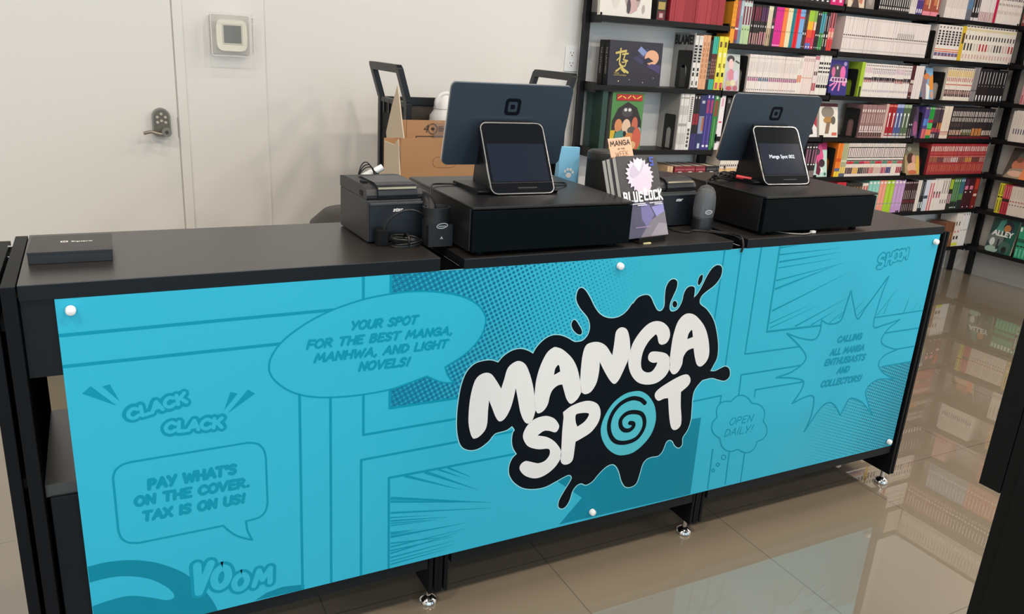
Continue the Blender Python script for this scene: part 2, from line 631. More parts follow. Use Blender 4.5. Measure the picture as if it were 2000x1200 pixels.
# outlet
ot = thing('power_outlet', 'white double wall outlet left of the bookshelf post', 'outlet', (2.175, 2.0, 1.273))
b = MB()
b.prism(rrect(0.072, 0.116, 0.004), 1.994, 2.0, M_WHITE, M=Matrix.Translation((2.175, 0, 1.273)))
b.build('wall_plate', ot, bevel=0.001)
for z in (1.297, 1.249):
    b = MB()
    b.prism(rrect(0.034, 0.030, 0.012), 1.9925, 1.9942, mat('outlet_face', (244, 242, 238), 0.3), M=Matrix.Translation((2.175, 0, z)))
    dk = mat('outlet_slot', (40, 36, 34), 0.6)
    b.box((2.166, 1.9915, z - .001), (2.1685, 1.9927, z + .009), dk)
    b.box((2.181, 1.9915, z), (2.1835, 1.9927, z + .008), dk)
    b.cyl((2.175, 1.9927, z - .008), (2.175, 1.9915, z - .008), 0.003, dk, n=10)
    b.build('receptacle', ot)
# mat on the floor behind the counter
b = MB()
b.prism(rrect(2.6, 0.53, 0.02, cx=-0.35, cy=1.72), 0.0, 0.014, mat('rubber_mat', (112, 103, 84), 0.55, bump=0.2, nscale=300), axes='xyz')
tag(b.build('floor_mat', bevel=0.004), 'grey brown floor mat along the wall behind the counter', 'mat')

# ------------------------------------------------------------------ counter: three gondola modules side by side
ZT = {0: 0.884, 1: 0.878, 2: 0.880}      # top heights of the modules


def upright(x0, x1, y0, y1, ztop, root, foot=True, slot=True):
    b = MB()
    m = (x0 + x1) / 2
    if slot:
        b.box((x0, y0, 0.045), (x0 + (x1 - x0) * .40, y1, ztop), M_MET)
        b.box((x1 - (x1 - x0) * .40, y0, 0.045), (x1, y1, ztop), M_MET)
        b.box((x0 + .001, y0 + .012, 0.05), (x1 - .001, y1 - .012, ztop - .012), M_BPL2)
    else:
        b.box((x0, y0, 0.045), (x1, y1, ztop), M_MET)
    u = b.build('upright', root, bevel=0.0012)
    if foot:
        for y in (y0 + .03, y1 - .03):
            f = MB()
            f.lathe([(0.0, 0), (0.020, 0), (0.0225, 0.003), (0.0225, 0.008), (0.019, 0.013), (0.010, 0.019), (0.0065, 0.021), (0.0065, 0.046), (0, 0.046)], M_CHROME, 24, (m, y, 0))
            f.build('levelling_foot', u, smooth=True)


def counter(i, x0, x1, label, dep, left_open=False):
    root = thing('counter', label, 'counter', ((x0 + x1) / 2, dep / 2, 0), 0, 'black counter modules behind the blue panel')
    z = ZT[i]
    b = MB().box((x0 + .001, -0.001, 0.8572), (x1 - .001, dep, z - .0015), M_LAMF)
    b.box((x0 + .001, -0.001, z - .0015), (x1 - .001, dep, z), M_LAM)
    b.build('countertop', root)
    y0 = 0.006
    MB().box((x0 + .0003, y0, 0.715), (x1 - .0003, y0 + .02, 0.8568), M_LAMF).build('fascia', root, bevel=0.001)
    MB().box((x0 + .0003, y0 + .012, 0.475), (x1 - .0003, dep - .02, 0.50), M_LAM).build('shelf', root)
    MB().box((x0 + .006, y0 + .006, 0.16), (x1 - .006, y0 + .024, 0.4745), M_LAMF).build('lower_panel', root, bevel=0.001)
    MB().box((x0 + .004, y0, 0.122), (x1 - .004, dep - .02, 0.155), M_LAMF).build('bottom_rail', root, bevel=0.001)
    return root


c1 = counter(0, -0.052, 0.700, 'left black laminate counter module holding the small black box', 0.368)
upright(-0.0755, -0.0535, -0.006, 0.368, 0.883, c1, slot=False)
upright(-0.104, -0.084, 0.004, 0.36, 0.876, c1, slot=False)
for z in (0.80, 0.5, 0.2):
    MB().box((-0.085, 0.02, z), (-0.0745, 0.34, z + .02), M_MET).build('spacer', c1)
MB().box((-0.0534, 0.0, 0.05), (-0.0521, 0.366, 0.856), mat('matt_shade', (10, 11, 12), .9, spec=0.0)).build('side_shade_sheet', c1)  # thin black sheet added to paint the shade inside the opening
b = MB()
b.box((-0.085, 0.30, 0.868), (-0.0745, 0.31, 0.878), M_CHROME)
b.box((-0.085, 0.25, 0.860), (-0.0745, 0.256, 0.87), M_CHROME)
b.build('bolt', c1)
upright(0.7015, 0.7258, 0.010, 0.36, 0.852, c1)
c2 = counter(1, 0.752, 1.492, 'middle black laminate counter module under the left register', 0.45)
upright(0.7262, 0.7505, 0.010, 0.36, 0.850, c2, foot=False)
upright(1.4935, 1.5148, 0.010, 0.36, 0.850, c2)
c3 = counter(2, 1.538, 2.312, 'right black laminate counter module under the right register', 0.368)
upright(1.5152, 1.5365, 0.010, 0.36, 0.850, c3, foot=False)
upright(2.3135, 2.3375, -0.004, 0.368, 0.862, c3)

M_MATT = MATS['matt_shade']
for cc_, xa_, xb_, zz_ in ((c1, .7005, .7515, .856), (c2, 1.4925, 1.5375, .856)):
    MB().box((xa_, .012, zz_ - .02), (xb_ + .002, .366, zz_), M_MATT).build('joint_shade_strip', cc_)  # added dark filler standing for the shade between the modules

# ------------------------------------------------------------------ printed front panel
PW, PZ0, PZ1 = 2.3, 0.15403, 0.85567


def hexmix(a, b, t):
    return tuple(int(round(x + (y - x) * t)) for x, y in zip(a, b))


P_BASE = mat('panel_print_cyan', (44, 178, 207), 0.4, spec=0.35)
P_LINE = mat('panel_print_teal', (0, 146, 174), 0.4, spec=0.2)
P_DARK = mat('panel_print_deep_teal', (0, 132, 158), 0.4, spec=0.2)
P_BLACK = mat('panel_print_black', (6, 16, 24), 0.5, spec=0.1)
P_WHITE = mat('panel_print_white', (228, 227, 224), 0.45, spec=0.3)
P_EDGE = mat('panel_core', (120, 188, 200), 0.5)


def halftone(name, a, bx, bz, base, dot, pitch=0.0102, ang=24):
    """dot raster in the panel's own x/z; dot radius = a + bx*x + bz*z"""
    m = bpy.data.materials.new(name)
    m.use_nodes = True
    nt = m.node_tree
    bsd = nt.nodes['Principled BSDF']
    bsd.inputs['Roughness'].default_value = 0.33
    bsd.inputs['Specular IOR Level'].default_value = 0.35
    tc = nt.nodes.new('ShaderNodeTexCoord')
    sp = nt.nodes.new('ShaderNodeSeparateXYZ')
    nt.links.new(tc.outputs['Object'], sp.inputs[0])

    def mn(op, p, q=None, r=None):
        n = nt.nodes.new('ShaderNodeMath')
        n.operation = op
        for i, v in enumerate((p, q, r)):
            if v is None:
                continue
            if isinstance(v, (int, float)):
                n.inputs[i].default_value = v
            else:
                nt.links.new(v, n.inputs[i])
        return n.outputs[0]
    X, Z = sp.outputs[0], sp.outputs[2]
    ca, sa = math.cos(R(ang)) / pitch, math.sin(R(ang)) / pitch
    u = mn('ADD', mn('MULTIPLY', X, ca), mn('MULTIPLY', Z, sa))
    v = mn('SUBTRACT', mn('MULTIPLY', Z, ca), mn('MULTIPLY', X, sa))
    fu = mn('SUBTRACT', mn('FRACT', u), 0.5)
    fv = mn('SUBTRACT', mn('FRACT', v), 0.5)
    d = mn('SQRT', mn('ADD', mn('MULTIPLY', fu, fu), mn('MULTIPLY', fv, fv)))
    rad = mn('ADD', mn('ADD', mn('MULTIPLY', X, bx), mn('MULTIPLY', Z, bz)), a)
    rad = mn('MINIMUM', mn('MAXIMUM', rad, 0.0), 0.60)
    hole = mn('LESS_THAN', d, 0.17)
    f = mn('MULTIPLY', mn('ADD', mn('SUBTRACT', rad, d), 0.06), 8.0)
    f = mn('MINIMUM', mn('MAXIMUM', f, 0.0), 1.0)
    vis = mn('MINIMUM', mn('MAXIMUM', mn('MULTIPLY', rad, 5.0), 0.0), 1.0)
    f = mn('MULTIPLY', f, vis)
    mx = nt.nodes.new('ShaderNodeMix')
    mx.data_type = 'RGBA'
    mx.inputs[6].default_value = rgb(base)
    mx.inputs[7].default_value = rgb(dot)
    nt.links.new(f, mx.inputs[0])
    mx2 = nt.nodes.new('ShaderNodeMix')
    mx2.data_type = 'RGBA'
    mx2.inputs[7].default_value = rgb(hexmix(dot, (0, 60, 90), .55))
    nt.links.new(mx.outputs[2], mx2.inputs[6])
    nt.links.new(mn('MULTIPLY', mn('MULTIPLY', hole, f), mn('GREATER_THAN', rad, 0.33)), mx2.inputs[0])
    nt.links.new(mx2.outputs[2], bsd.inputs['Base Color'])
    return m


pan = thing('front_panel', 'cyan printed comic style panel pinned to the counter front', 'panel', (PW / 2, 0.002, PZ0))
TMp = TM[pan.name].inverted()
# object coordinates of the board = panel coordinates (its origin is the panel's bottom centre)
art = MB()
art.box((0, 0.0, PZ0), (PW, 0.004, PZ1), P_EDGE)


def A(px, py):
    """photo pixel -> (x, z) on the panel plane"""
    h = hit(px, py, 1, 0.0)
    return (h.x, h.z)


def clip(p):
    return (min(max(p[0], 0.0), PW), min(max(p[1], PZ0), PZ1))


LAY = [0]


def fn_at(k):
    y = -0.0001 - 0.00009 * k
    return lambda x, z: (min(max(x, 0.0), PW), y, min(max(z, PZ0), PZ1))


def Q(x0, y0, s):
    """converter for points digitised in a crop with origin x0, y0 and scale s"""
    return lambda pts: [A(x0 + p[0] / s, y0 + p[1] / s) + tuple(p[2:]) for p in pts]


art.flat([(0, PZ0), (PW, PZ0), (PW, PZ1), (0, PZ1)], P_BASE, fn_at(0))
q3, q4 = Q(100, 540, 2.857), Q(100, 780, 2.857)
q6 = Q(700, 780, 2.857)
q7 = Q(500, 540, 4.348)
qr = Q(1350, 440, 2.222)
qa, qb, qc, qd, qe, qf = Q(880, 640, 4.8), Q(1100, 590, 4.8), Q(1190, 500, 4.8), Q(980, 760, 4.8), Q(1140, 730, 4.8), Q(1000, 540, 4.8)
pxl = Q(0, 0, 1)

# raster fields
hl = pxl([(765, 525), (1350, 470), (1345, 640), (1100, 730), (891, 779), (761, 798)])
xa, xb = hl[0][0], hl[1][0]
ox, oz = PW / 2, PZ0
gx = -0.62 / (xb - xa)
P_HALF1 = halftone('panel_raster_left', 0.60 - gx * (xa - ox) * 1.0, gx, 0.0, (50, 178, 204), (0, 126, 160))
art.flat(hl, P_HALF1, fn_at(1))
hr = qr([(340, 1072), (440, 900), (540, 735), (830, 612), (958, 590), (885, 985)])
(xr0, zr0), (xr1, zr1) = qr([(380, 830)])[0], qr([(880, 900)])[0]
gx2 = 0.50 / (xr1 - xr0)
gz2 = 0.0
a2 = 0.50 - gx2 * (xr1 - ox)
P_HALF2 = halftone('panel_raster_right', a2, gx2, gz2, (50, 178, 204), (0, 126, 150), pitch=0.0095, ang=-20)
art.flat(hr, P_HALF2, fn_at(1))

# dark shapes
ring = q4([(200, 937), (300, 912), (420, 899), (520, 903), (620, 922), (740, 970), (820, 1035), (890, 1110), (930, 1185), (935, 1260)])
ring = catmull([p for p in ring], False, 5)
art.flat(ring + [(0.001, PZ0), (0.001, ring[0][1])], P_DARK, fn_at(1))
ban = catmull(q4([(205, 1028, 1), (300, 1002), (410, 988), (540, 1002), (630, 1040), (680, 1082), (682, 1110), (640, 1122), (560, 1108), (440, 1098), (330, 1122), (225, 1158, 1)]), True, 5)
art.flat(ban, P_BASE, fn_at(2))
blob = q4([(1135, 1125), (1200, 1082), (1290, 1048), (1412, 1034), (1412, 1062)])
art.flat(blob, P_DARK, fn_at(1))
dk = q6([(1120, 700), (1247, 550), (1105, 455), (1400, 200), (1912, 102), (1852, 530)])
art.flat(dk, P_DARK, fn_at(1))

# panel frame lines
W6, W5, W4, W3 = 0.0064, 0.0056, 0.0046, 0.0036
F2 = fn_at(2)


def line(pts, w=W5, f=None, closed=False, m=None):
    stroke(art, pts, w, m or P_LINE, f or F2, closed=closed)


line(pxl([(114, 656.2), (650, 605.6)]), W6)
line(pxl([(121, 716.8), (560, 670.6)]), W6)
line(pxl([(584.8, 760), (591, 1152)]))
line(pxl([(645.3, 760), (646.9, 1140)]))
line(pxl([(709.7, 540), (709.7, 850), (905, 816)]))
line(pxl([(763.5, 535), (761, 798), (905, 776)]), W5)
line(pxl([(705.1, 1130), (705.3, 899), (1010, 841.5)]))
line(pxl([(759, 1115), (759.5, 934), (1012, 886)]), W5)
# speed lines, left box
for (a, c, w) in [((180, 553), (740, 577), .0075), ((180, 572), (700, 575), .006), ((180, 635), (735, 608), .005), ((180, 661), (380, 650), .003), ((180, 680), (495, 658), .004),
                  ((180, 693), (440, 672), .003), ((180, 706), (400, 680), .003), ((180, 746), (325, 728), .004), ((180, 755), (300, 738), .004), ((180, 770), (605, 690), .006),
                  ((180, 805), (520, 766), .004), ((180, 826), (600, 722), .004), ((180, 846), (520, 770), .004), ((180, 862), (560, 742), .004), ((180, 885), (535, 790), .004),
                  ((180, 905), (545, 808), .003), ((180, 922), (500, 835), .004), ((258, 428), (575, 506), .007), ((370, 406), (672, 508), .008), ((445, 392), (592, 442), .005), ((500, 383), (632, 437), .005)]:
    line_pts = q6([a, c])
    stroke(art, line_pts, w, P_LINE, F2, w1=.0004)

# right-hand frames
line(qr([(147, 100), (96, 440)]), W4)
line(qr([(221, 98), (148, 612)]), W4)
line(qr([(306, 92), (233, 560), (480, 526)]), W4)
line(qr([(386, 86), (328, 463), (600, 431)]), W5)
line(qr([(795, 402), (1006, 370)]), W4)
line(qr([(840, 469), (985, 447)]), W4)
line(qr([(880, 541), (972, 525)]), W4)
line(qr([(205, 745), (217, 650), (490, 607)]), W4)
line(qr([(274, 745), (278, 715), (500, 678)]), W4)
line(qr([(0, 767), (130, 740), (124, 782)]), W4)
line(qr([(93, 975), (71, 1145)]), W4)
line(qr([(165, 985), (147, 1125)]), W4)
line(qr([(237, 952), (214, 1112)]), W4)
line(qr([(830, 614), (955, 592)]), W4)
for (a, c, w) in [((384, 128), (640, 100), .004), ((382, 160), (655, 116), .005), ((378, 186), (622, 146), .003), ((368, 241), (660, 165), .004), ((363, 278), (650, 166), .006),
                  ((350, 373), (690, 202), .005), ((340, 427), (510, 348), .003), ((342, 446), (560, 345), .003), ((450, 440), (692, 308), .005), ((520, 434), (640, 362), .004),
                  ((600, 424), (672, 366), .003), ((388, 98), (470, 86), .004), ((640, 405), (690, 345), .003), ((700, 380), (760, 318), .003), ((720, 395), (812, 290), .003),
                  ((805, 392), (896, 276), .003), ((836, 386), (868, 306), .003), ((923, 378), (948, 308), .005), ((990, 366), (994, 348), .003), ((960, 372), (985, 330), .002)]:
    stroke(art, qr([a, c]), w, P_LINE, F2, w1=.0004)


def bubble(pts, w, k, m=None):
    art.flat(pts, m or P_BASE, fn_at(k))
    stroke(art, pts, w, P_LINE, fn_at(k + 1), closed=True)


big = catmull(q7([(110, 775), (130, 685), (195, 585), (290, 495), (450, 385), (640, 290), (900, 200), (1140, 150), (1350, 128), (1560, 135), (1750, 172), (1870, 232), (1932, 305), (1950, 380),
                  (1920, 490), (1850, 590), (1750, 680), (1605, 770, 1), (1630, 845), (1682, 906, 1), (1570, 898), (1450, 848, 1), (1300, 905), (1140, 960), (900, 1005), (640, 1028), (450, 1020), (300, 980), (190, 912), (130, 845)]), True, 5)
bubble(big, W3, 3)
sb = catmull(q4([(345, 440, 1), (358, 398), (398, 366), (450, 350, 1), (1100, 243, 1), (1152, 250), (1184, 280), (1197, 325, 1), (1207, 578, 1), (1195, 625), (1160, 660), (1087, 681, 1), (1094, 732), (1122, 786, 1),
                 (1042, 765), (995, 737), (960, 706, 1), (490, 802, 1), (432, 800), (392, 775), (375, 735, 1)]), True, 5)
bubble(sb, W3 * 1.1, 3)
burst = catmull(qr([(693, 285, 1), (704, 345), (722, 408), (762, 352), (857, 222, 1), (820, 320), (790, 438), (835, 434), (905, 410, 1), (850, 455), (824, 500), (842, 525), (892, 541, 1), (838, 566), (812, 604), (832, 640),
                    (878, 668, 1), (805, 672), (758, 715), (764, 765), (785, 825, 1), (742, 770), (690, 752), (664, 790), (646, 826, 1), (628, 790), (600, 770), (560, 795), (490, 897, 1), (520, 828), (532, 750), (500, 744),
                    (438, 774, 1), (474, 722), (487, 678), (440, 664), (368, 662, 1), (440, 635), (496, 585), (482, 540), (415, 470, 1), (470, 490), (530, 498), (556, 470), (566, 413, 1), (600, 430), (648, 415), (672, 350)]), True, 4)
bubble(burst, W4, 3)
cl = []
for k in range(90):
    t = 2 * math.pi * k / 90
    r = 104 + 21 * abs(math.sin(3.5 * t + 0.5))
    cl.append((210 + r * math.cos(t) * .98, 866 + r * math.sin(t) * 1.02))
bubble(qr(cl), W4 * .8, 3)
for (x, y, r) in ((140, 1008, 10), (115, 1040, 7), (95, 1065, 6)):
    stroke(art, qr(ell(x, y, r, r, 14)), .003, P_LINE, fn_at(4), closed=True)

# lettering in the bubbles
F5, F6, F7 = fn_at(5), fn_at(6.5), fn_at(8)


def dist(a, b):
    return math.hypot(a[0] - b[0], a[1] - b[1])


def words(s, cv, p0, p1, hpx, bold, slant, f=None, m=None):
    a, b2, t = cv([p0, p1, (p0[0], p0[1] - hpx)])
    h = abs(t[1] - a[1])
    comic(art, s, m or P_LINE, f or F5, a, b2, h, h * bold, slant)


words('YOUR SPOT', q7, (790, 466), (1370, 410), 88, .255, .28)
words('FOR THE BEST MANGA,', q7, (418, 628), (1668, 498), 88, .255, .28)
words('MANHWA, AND LIGHT', q7, (485, 742), (1625, 612), 88, .255, .28)
words('NOVELS!', q7, (860, 814), (1300, 766), 88, .255, .28)
words("PAY WHAT'S", q4, (533, 514), (1040, 420), 70, .28, .06)
words('ON THE COVER.', q4, (460, 607), (1112, 492), 66, .28, .06)
words('TAX IS ON US!', q4, (505, 690), (1086, 582), 66, .28, .08)
words('CALLING', qr, (629, 514), (737, 498), 32, .26, .2)
words('ALL MANGA', qr, (597, 571), (748, 546), 32, .26, .2)
words('ENTHUSIASTS', qr, (573, 615), (752, 588), 32, .26, .2)
words('AND', qr, (627, 649), (683, 640), 31, .26, .2)
words('COLLECTORS!', qr, (556, 708), (735, 679), 32, .26, .2)
words('OPEN', qr, (161, 871), (264, 853), 32, .13, .22)
words('DAILY!', qr, (139, 921), (262, 899), 33, .13, .22)
for tri in ([(172, 655), (220, 613), (365, 722)], [(285, 615), (327, 603), (382, 698)], [(1000, 645), (1040, 655), (965, 748)], [(1098, 632), (1138, 655), (985, 765)]):
    art.flat(q3(tri), P_LINE, F2)


def outlined(s, cv, p0, p1, hpx, bold, slant, rim, inner=None):
    a, b2, t = cv([p0, p1, (p0[0], p0[1] - hpx)])
    h = dist(t, a)
    comic(art, s, P_LINE, F5, (a[0] - rim, a[1] - rim), (b2[0] + rim, b2[1] - rim), h + 2 * rim, h * bold + 2 * rim, slant)
    comic(art, s, inner or P_BASE, F6, a, b2, h, h * bold, slant)


outlined('CLACK', q3, (428, 812), (768, 706), 72, .27, .1, .0058)
outlined('CLACK', q3, (626, 882), (962, 850), 72, .27, .05, .0058)
outlined('V', q4, (765, 1108), (888, 1086), 190, .20, .12, .0065)
outlined('O', q4, (882, 1078), (1005, 1052), 142, .25, .1, .0065)
outlined('O', q4, (1000, 1084), (1105, 1062), 106, .26, .1, .0065)
outlined('M', q4, (1116, 1058), (1236, 1030), 104, .24, .2, .0065)
outlined('S', qr, (806, 198), (840, 178), 62, .2, .18, .0040)
outlined('H', qr, (838, 178), (872, 168), 52, .2, .18, .0040)
outlined('O', qr, (868, 164), (898, 155), 48, .2, .12, .0040)
outlined('O', qr, (890, 157), (918, 148), 44, .2, .12, .0040)
outlined('M', qr, (908, 155), (938, 146), 46, .2, .18, .0040)

# splash logo
outer = (qa([(120, 1130), (80, 1070), (60, 950), (62, 800), (80, 650), (105, 530), (150, 420), (220, 345), (300, 315), (380, 308), (445, 328, 1), (500, 265), (580, 215), (660, 200), (730, 220), (772, 245, 1),
             (810, 180), (880, 110), (950, 75), (1020, 72), (1090, 95), (1150, 130)])
         + qf([(600, 615), (660, 603), (710, 550), (730, 480), (720, 410), (690, 360), (640, 300), (605, 230), (605, 170), (625, 120), (655, 108), (690, 135), (730, 200), (775, 290), (820, 350), (880, 385), (950, 392), (1020, 370), (1080, 320), (1130, 250)])
         + qc([(220, 450), (270, 390), (340, 366), (385, 385), (420, 460), (450, 510), (485, 515), (515, 470), (520, 380), (530, 300), (560, 240), (600, 218), (635, 240), (630, 300), (600, 370), (570, 440), (565, 500), (590, 522),
               (640, 500), (680, 430), (700, 350), (730, 300), (770, 285), (800, 305), (792, 392, 1), (830, 350), (870, 280), (920, 180), (970, 110), (1020, 86), (1055, 112), (1045, 190), (990, 270), (900, 340), (855, 390), (850, 450),
               (910, 500), (970, 590), (1000, 690), (1018, 830), (1010, 950), (975, 1025), (945, 1080, 1), (990, 1080), (1050, 1050), (1090, 1037), (1125, 1065), (1125, 1130), (1080, 1170), (1020, 1160), (960, 1145), (890, 1160)])
         + qe([(1100, 72), (1040, 150), (1018, 230), (1010, 340), (1000, 440), (970, 530), (925, 600), (920, 665), (890, 695), (855, 675), (830, 632), (800, 622), (770, 645), (740, 720), (700, 768), (640, 780), (590, 800), (550, 850), (520, 950), (490, 1030),
               (440, 1062), (390, 1060), (355, 1010), (330, 920), (300, 865), (260, 850), (200, 880), (130, 950), (80, 1010), (20, 1043)])
         + qd([(745, 885), (700, 905), (660, 960), (635, 1040), (600, 1100), (560, 1122), (530, 1100), (540, 1040), (590, 950), (640, 870), (655, 830), (635, 806), (590, 820), (500, 870), (400, 920), (290, 938), (190, 925), (110, 870), (70, 800), (70, 720),
               (100, 650), (140, 610, 1), (105, 550), (95, 480), (105, 410), (120, 385), (95, 348, 1)])
         + qa([(520, 963), (430, 988), (395, 1015), (350, 1070), (270, 1130), (190, 1150)]))
outer = catmull(outer, True, 4)
P_HALO = mat('panel_print_halo', (150, 215, 222), 0.4, spec=0.35)
stroke(art, outer, .0052, P_HALO, F5, closed=True)
art.flat(outer, P_BLACK, F6)
for d in (qf([(575, 410), (556, 450), (572, 500), (612, 540), (648, 542), (652, 505), (622, 450), (597, 415)]), qc(ell(613, 453, 22, 31, 10)), qc([(872, 176), (845, 195), (828, 250), (840, 275), (865, 240), (875, 205)])):
    d = catmull(d, True, 4)
    stroke(art, d, .0046, P_HALO, F5, closed=True)
    art.flat(d, P_BLACK, F6)
LM = qa([(205, 1034), (182, 980), (166, 870), (180, 680), (215, 530), (255, 460), (320, 425), (380, 436), (430, 500), (473, 573, 1), (500, 490), (530, 390), (580, 335), (640, 313), (700, 345), (740, 430), (770, 540), (786, 640, 1), (797, 770, 1), (770, 860), (730, 900),
         (690, 880), (655, 800), (635, 700), (610, 568, 1), (590, 660), (560, 760), (510, 850), (460, 880), (425, 845), (390, 760), (360, 683, 1), (350, 780), (342, 900), (320, 965), (270, 1020), (230, 1040)])
LA = qa([(786, 640, 1), (800, 500), (840, 360), (900, 240), (960, 188)]) + qf([(420, 665), (480, 690), (560, 765), (610, 860), (636, 975, 1), (650, 1082, 1), (612, 1150), (550, 1195), (510, 1150), (488, 1080), (470, 1013, 1)]) + \
    qa([(1000, 545), (955, 585), (930, 640), (910, 720), (870, 780), (820, 805), (796, 775, 1)])
HA = qa([(1008, 350), (980, 385), (968, 445, 1), (1026, 412, 1), (1020, 370)])
LN = qb([(157, 740, 1), (165, 620), (180, 500), (210, 410), (270, 378), (340, 378), (400, 412), (440, 470), (458, 500, 1), (475, 400), (490, 290), (520, 247), (560, 238), (600, 265), (622, 350), (628, 457, 1), (606, 548, 1), (560, 650), (520, 730), (480, 768), (440, 740),
         (390, 660), (341, 562, 1), (335, 650), (310, 760), (260, 840), (205, 865), (167, 845, 1)])
LG = qb([(628, 457), (660, 370), (720, 280), (790, 210), (860, 180), (930, 190), (985, 240), (1000, 310), (975, 375), (930, 400), (895, 385), (880, 320), (865, 303, 1), (800, 370), (750, 460), (728, 560), (737, 630), (780, 660), (830, 650), (868, 600), (880, 565, 1),
         (840, 570), (802, 550), (795, 510), (820, 470), (880, 465), (960, 482), (995, 520, 1), (998, 610), (960, 690), (880, 755), (790, 775), (700, 755), (635, 680), (608, 570)])
LA2 = qc([(567, 948, 1), (580, 850), (600, 740), (640, 620), (700, 552), (760, 540), (820, 570), (890, 660), (925, 770), (936, 900), (915, 980), (860, 1036), (820, 1020), (800, 950), (788, 864, 1), (730, 890), (692, 950), (680, 1020), (640, 1090), (595, 1110), (563, 1070, 1)])
HA2 = qc([(770, 694), (742, 730), (729, 781, 1), (782, 760, 1), (778, 715)])
LS = qd([(505, 290), (537, 350), (505, 405), (440, 392), (390, 395), (333, 437, 1), (420, 450), (490, 490), (540, 550), (556, 600), (545, 660), (490, 740), (400, 810), (310, 838), (220, 815), (168, 758), (175, 710), (220, 676), (280, 685), (340, 696), (400, 675), (440, 630), (450, 585),
         (430, 560), (340, 565), (250, 540), (205, 480), (200, 420), (240, 340), (310, 280), (400, 253), (460, 262)])
LP = qd([(572, 218, 1), (650, 160), (750, 120), (830, 112), (900, 145), (925, 220), (905, 310), (840, 400), (760, 455), (690, 495, 1), (680, 570), (665, 660), (630, 700), (580, 708), (550, 670), (557, 560), (565, 400), (578, 265, 1)])
HP = qd([(692, 245), (730, 228), (800, 225), (815, 245), (775, 305), (708, 353, 1), (692, 310)])
LT = qe([(975, 10), (1000, 55), (980, 110), (910, 172, 1), (908, 300), (915, 420), (905, 490), (860, 528), (820, 508), (800, 400), (790, 230, 1), (750, 235), (700, 255), (668, 225), (670, 180), (720, 130), (830, 60), (920, 15)])
for L, H in ((LM, None), (LA, HA), (LN, None), (LG, None), (LA2, HA2), (LS, None), (LP, HP), (LT, None)):
    art.flat(catmull(L, True, 5), P_WHITE, F7, [catmull(H, True, 4)[::-1]] if H else ())
oo = catmull(qe([(500, 163), (390, 188), (280, 270), (200, 390), (160, 510), (170, 610), (220, 700), (295, 755), (370, 765), (470, 735), (570, 650), (640, 550), (675, 430), (665, 310), (620, 225), (565, 178)]), True, 5)
art.flat(oo, mat('panel_print_spiral', (78, 186, 200), 0.4, spec=0.35), F7)
spi = catmull(qe([(432, 462), (462, 468), (462, 498), (425, 530), (375, 528), (345, 490), (348, 428), (400, 375), (470, 360), (540, 378), (568, 440), (555, 520), (495, 605), (400, 645), (305, 640), (250, 580), (235, 480), (272, 368), (350, 278), (450, 232), (530, 242), (572, 276)]), False, 6)
stroke(art, [(p[0], p[1]) for p in spi], .0118, P_BLACK, fn_at(9))
board = art.build('printed_board', pan)
for i, (px, py) in enumerate(((138, 605), (1209, 519), (1825, 472), (1155, 999), (1734, 862))):
    x, z = A(px, py)
    b = MB()
    b.lathe([(0.0085, 0), (0.0085, 0.006), (0.0075, 0.0095), (0.005, 0.0112), (0, 0.0118)], M_WHITE, 20,
            M=Matrix.Translation((x, -0.002, z)) @ Matrix.Rotation(R(90), 4, 'X'))
    p = b.build('pin_cap', pan, smooth=True)

# ------------------------------------------------------------------ bookshelves
YB0 = 1.835                     # spine line of the back bookshelf
XB0 = 5.335                     # spine line of the right bookshelf
ROW = {-2: 2.09, -1: 1.86, 0: 1.630, 1: 1.396, 2: 1.160, 3: 0.927, 4: 0.699, 5: 0.465, 6: 0.208}
ROW1 = {0: 1.79, 1: 1.476, 2: 1.163, 3: 0.857, 4: 0.567}
PX = [2.213, 3.012, 3.812, 4.606, 5.40]
M_SH = mat('shelf_black', (13, 13, 15), 0.45, spec=0.3)
bsf = thing('bookshelf', 'tall black wall bookshelf of four bays along the back wall', 'bookshelf', (3.8, 1.945, 0))
for x in PX:
    b = MB()
    b.box((x - .015, 1.935, 0.0), (x + .015, 1.962, 2.15), M_SH)
    for k in range(46):
        z = 0.1 + k * .045
        b.box((x - .006, 1.9346, z), (x - .002, 1.9352, z + .02), mat('slot', (8, 8, 8), 0.7))
        b.box((x + .002, 1.9346, z), (x + .006, 1.9352, z + .02), mat('slot', (8, 8, 8), 0.7))
    b.build('upright', bsf)


def shelf(x0, x1, z, root, back=1.996, front=None):
    f = front or YB0 - .008
    b = MB()
    b.box((x0 + .004, f, z - .024), (x1 - .004, back, z), M_SH)
    s = b.build('shelf', root, bevel=0.0015)
    for x in (x0 + .005, x1 - .011):
        k = MB().box((x, f + .006, z - .034), (x + .006, back, z + .012), M_SH)
        k.build('bracket', s)


SXF = [PX[i] - .0165 * i for i in range(5)]
for r in (1, 2, 3, 4):
    shelf(SXF[0], SXF[1], ROW1[r], bsf)
for i in (1, 2, 3):
    for r in (-2, -1, 0, 1, 2, 3, 4, 5, 6):
        shelf(SXF[i], SXF[i + 1], ROW[r], bsf)

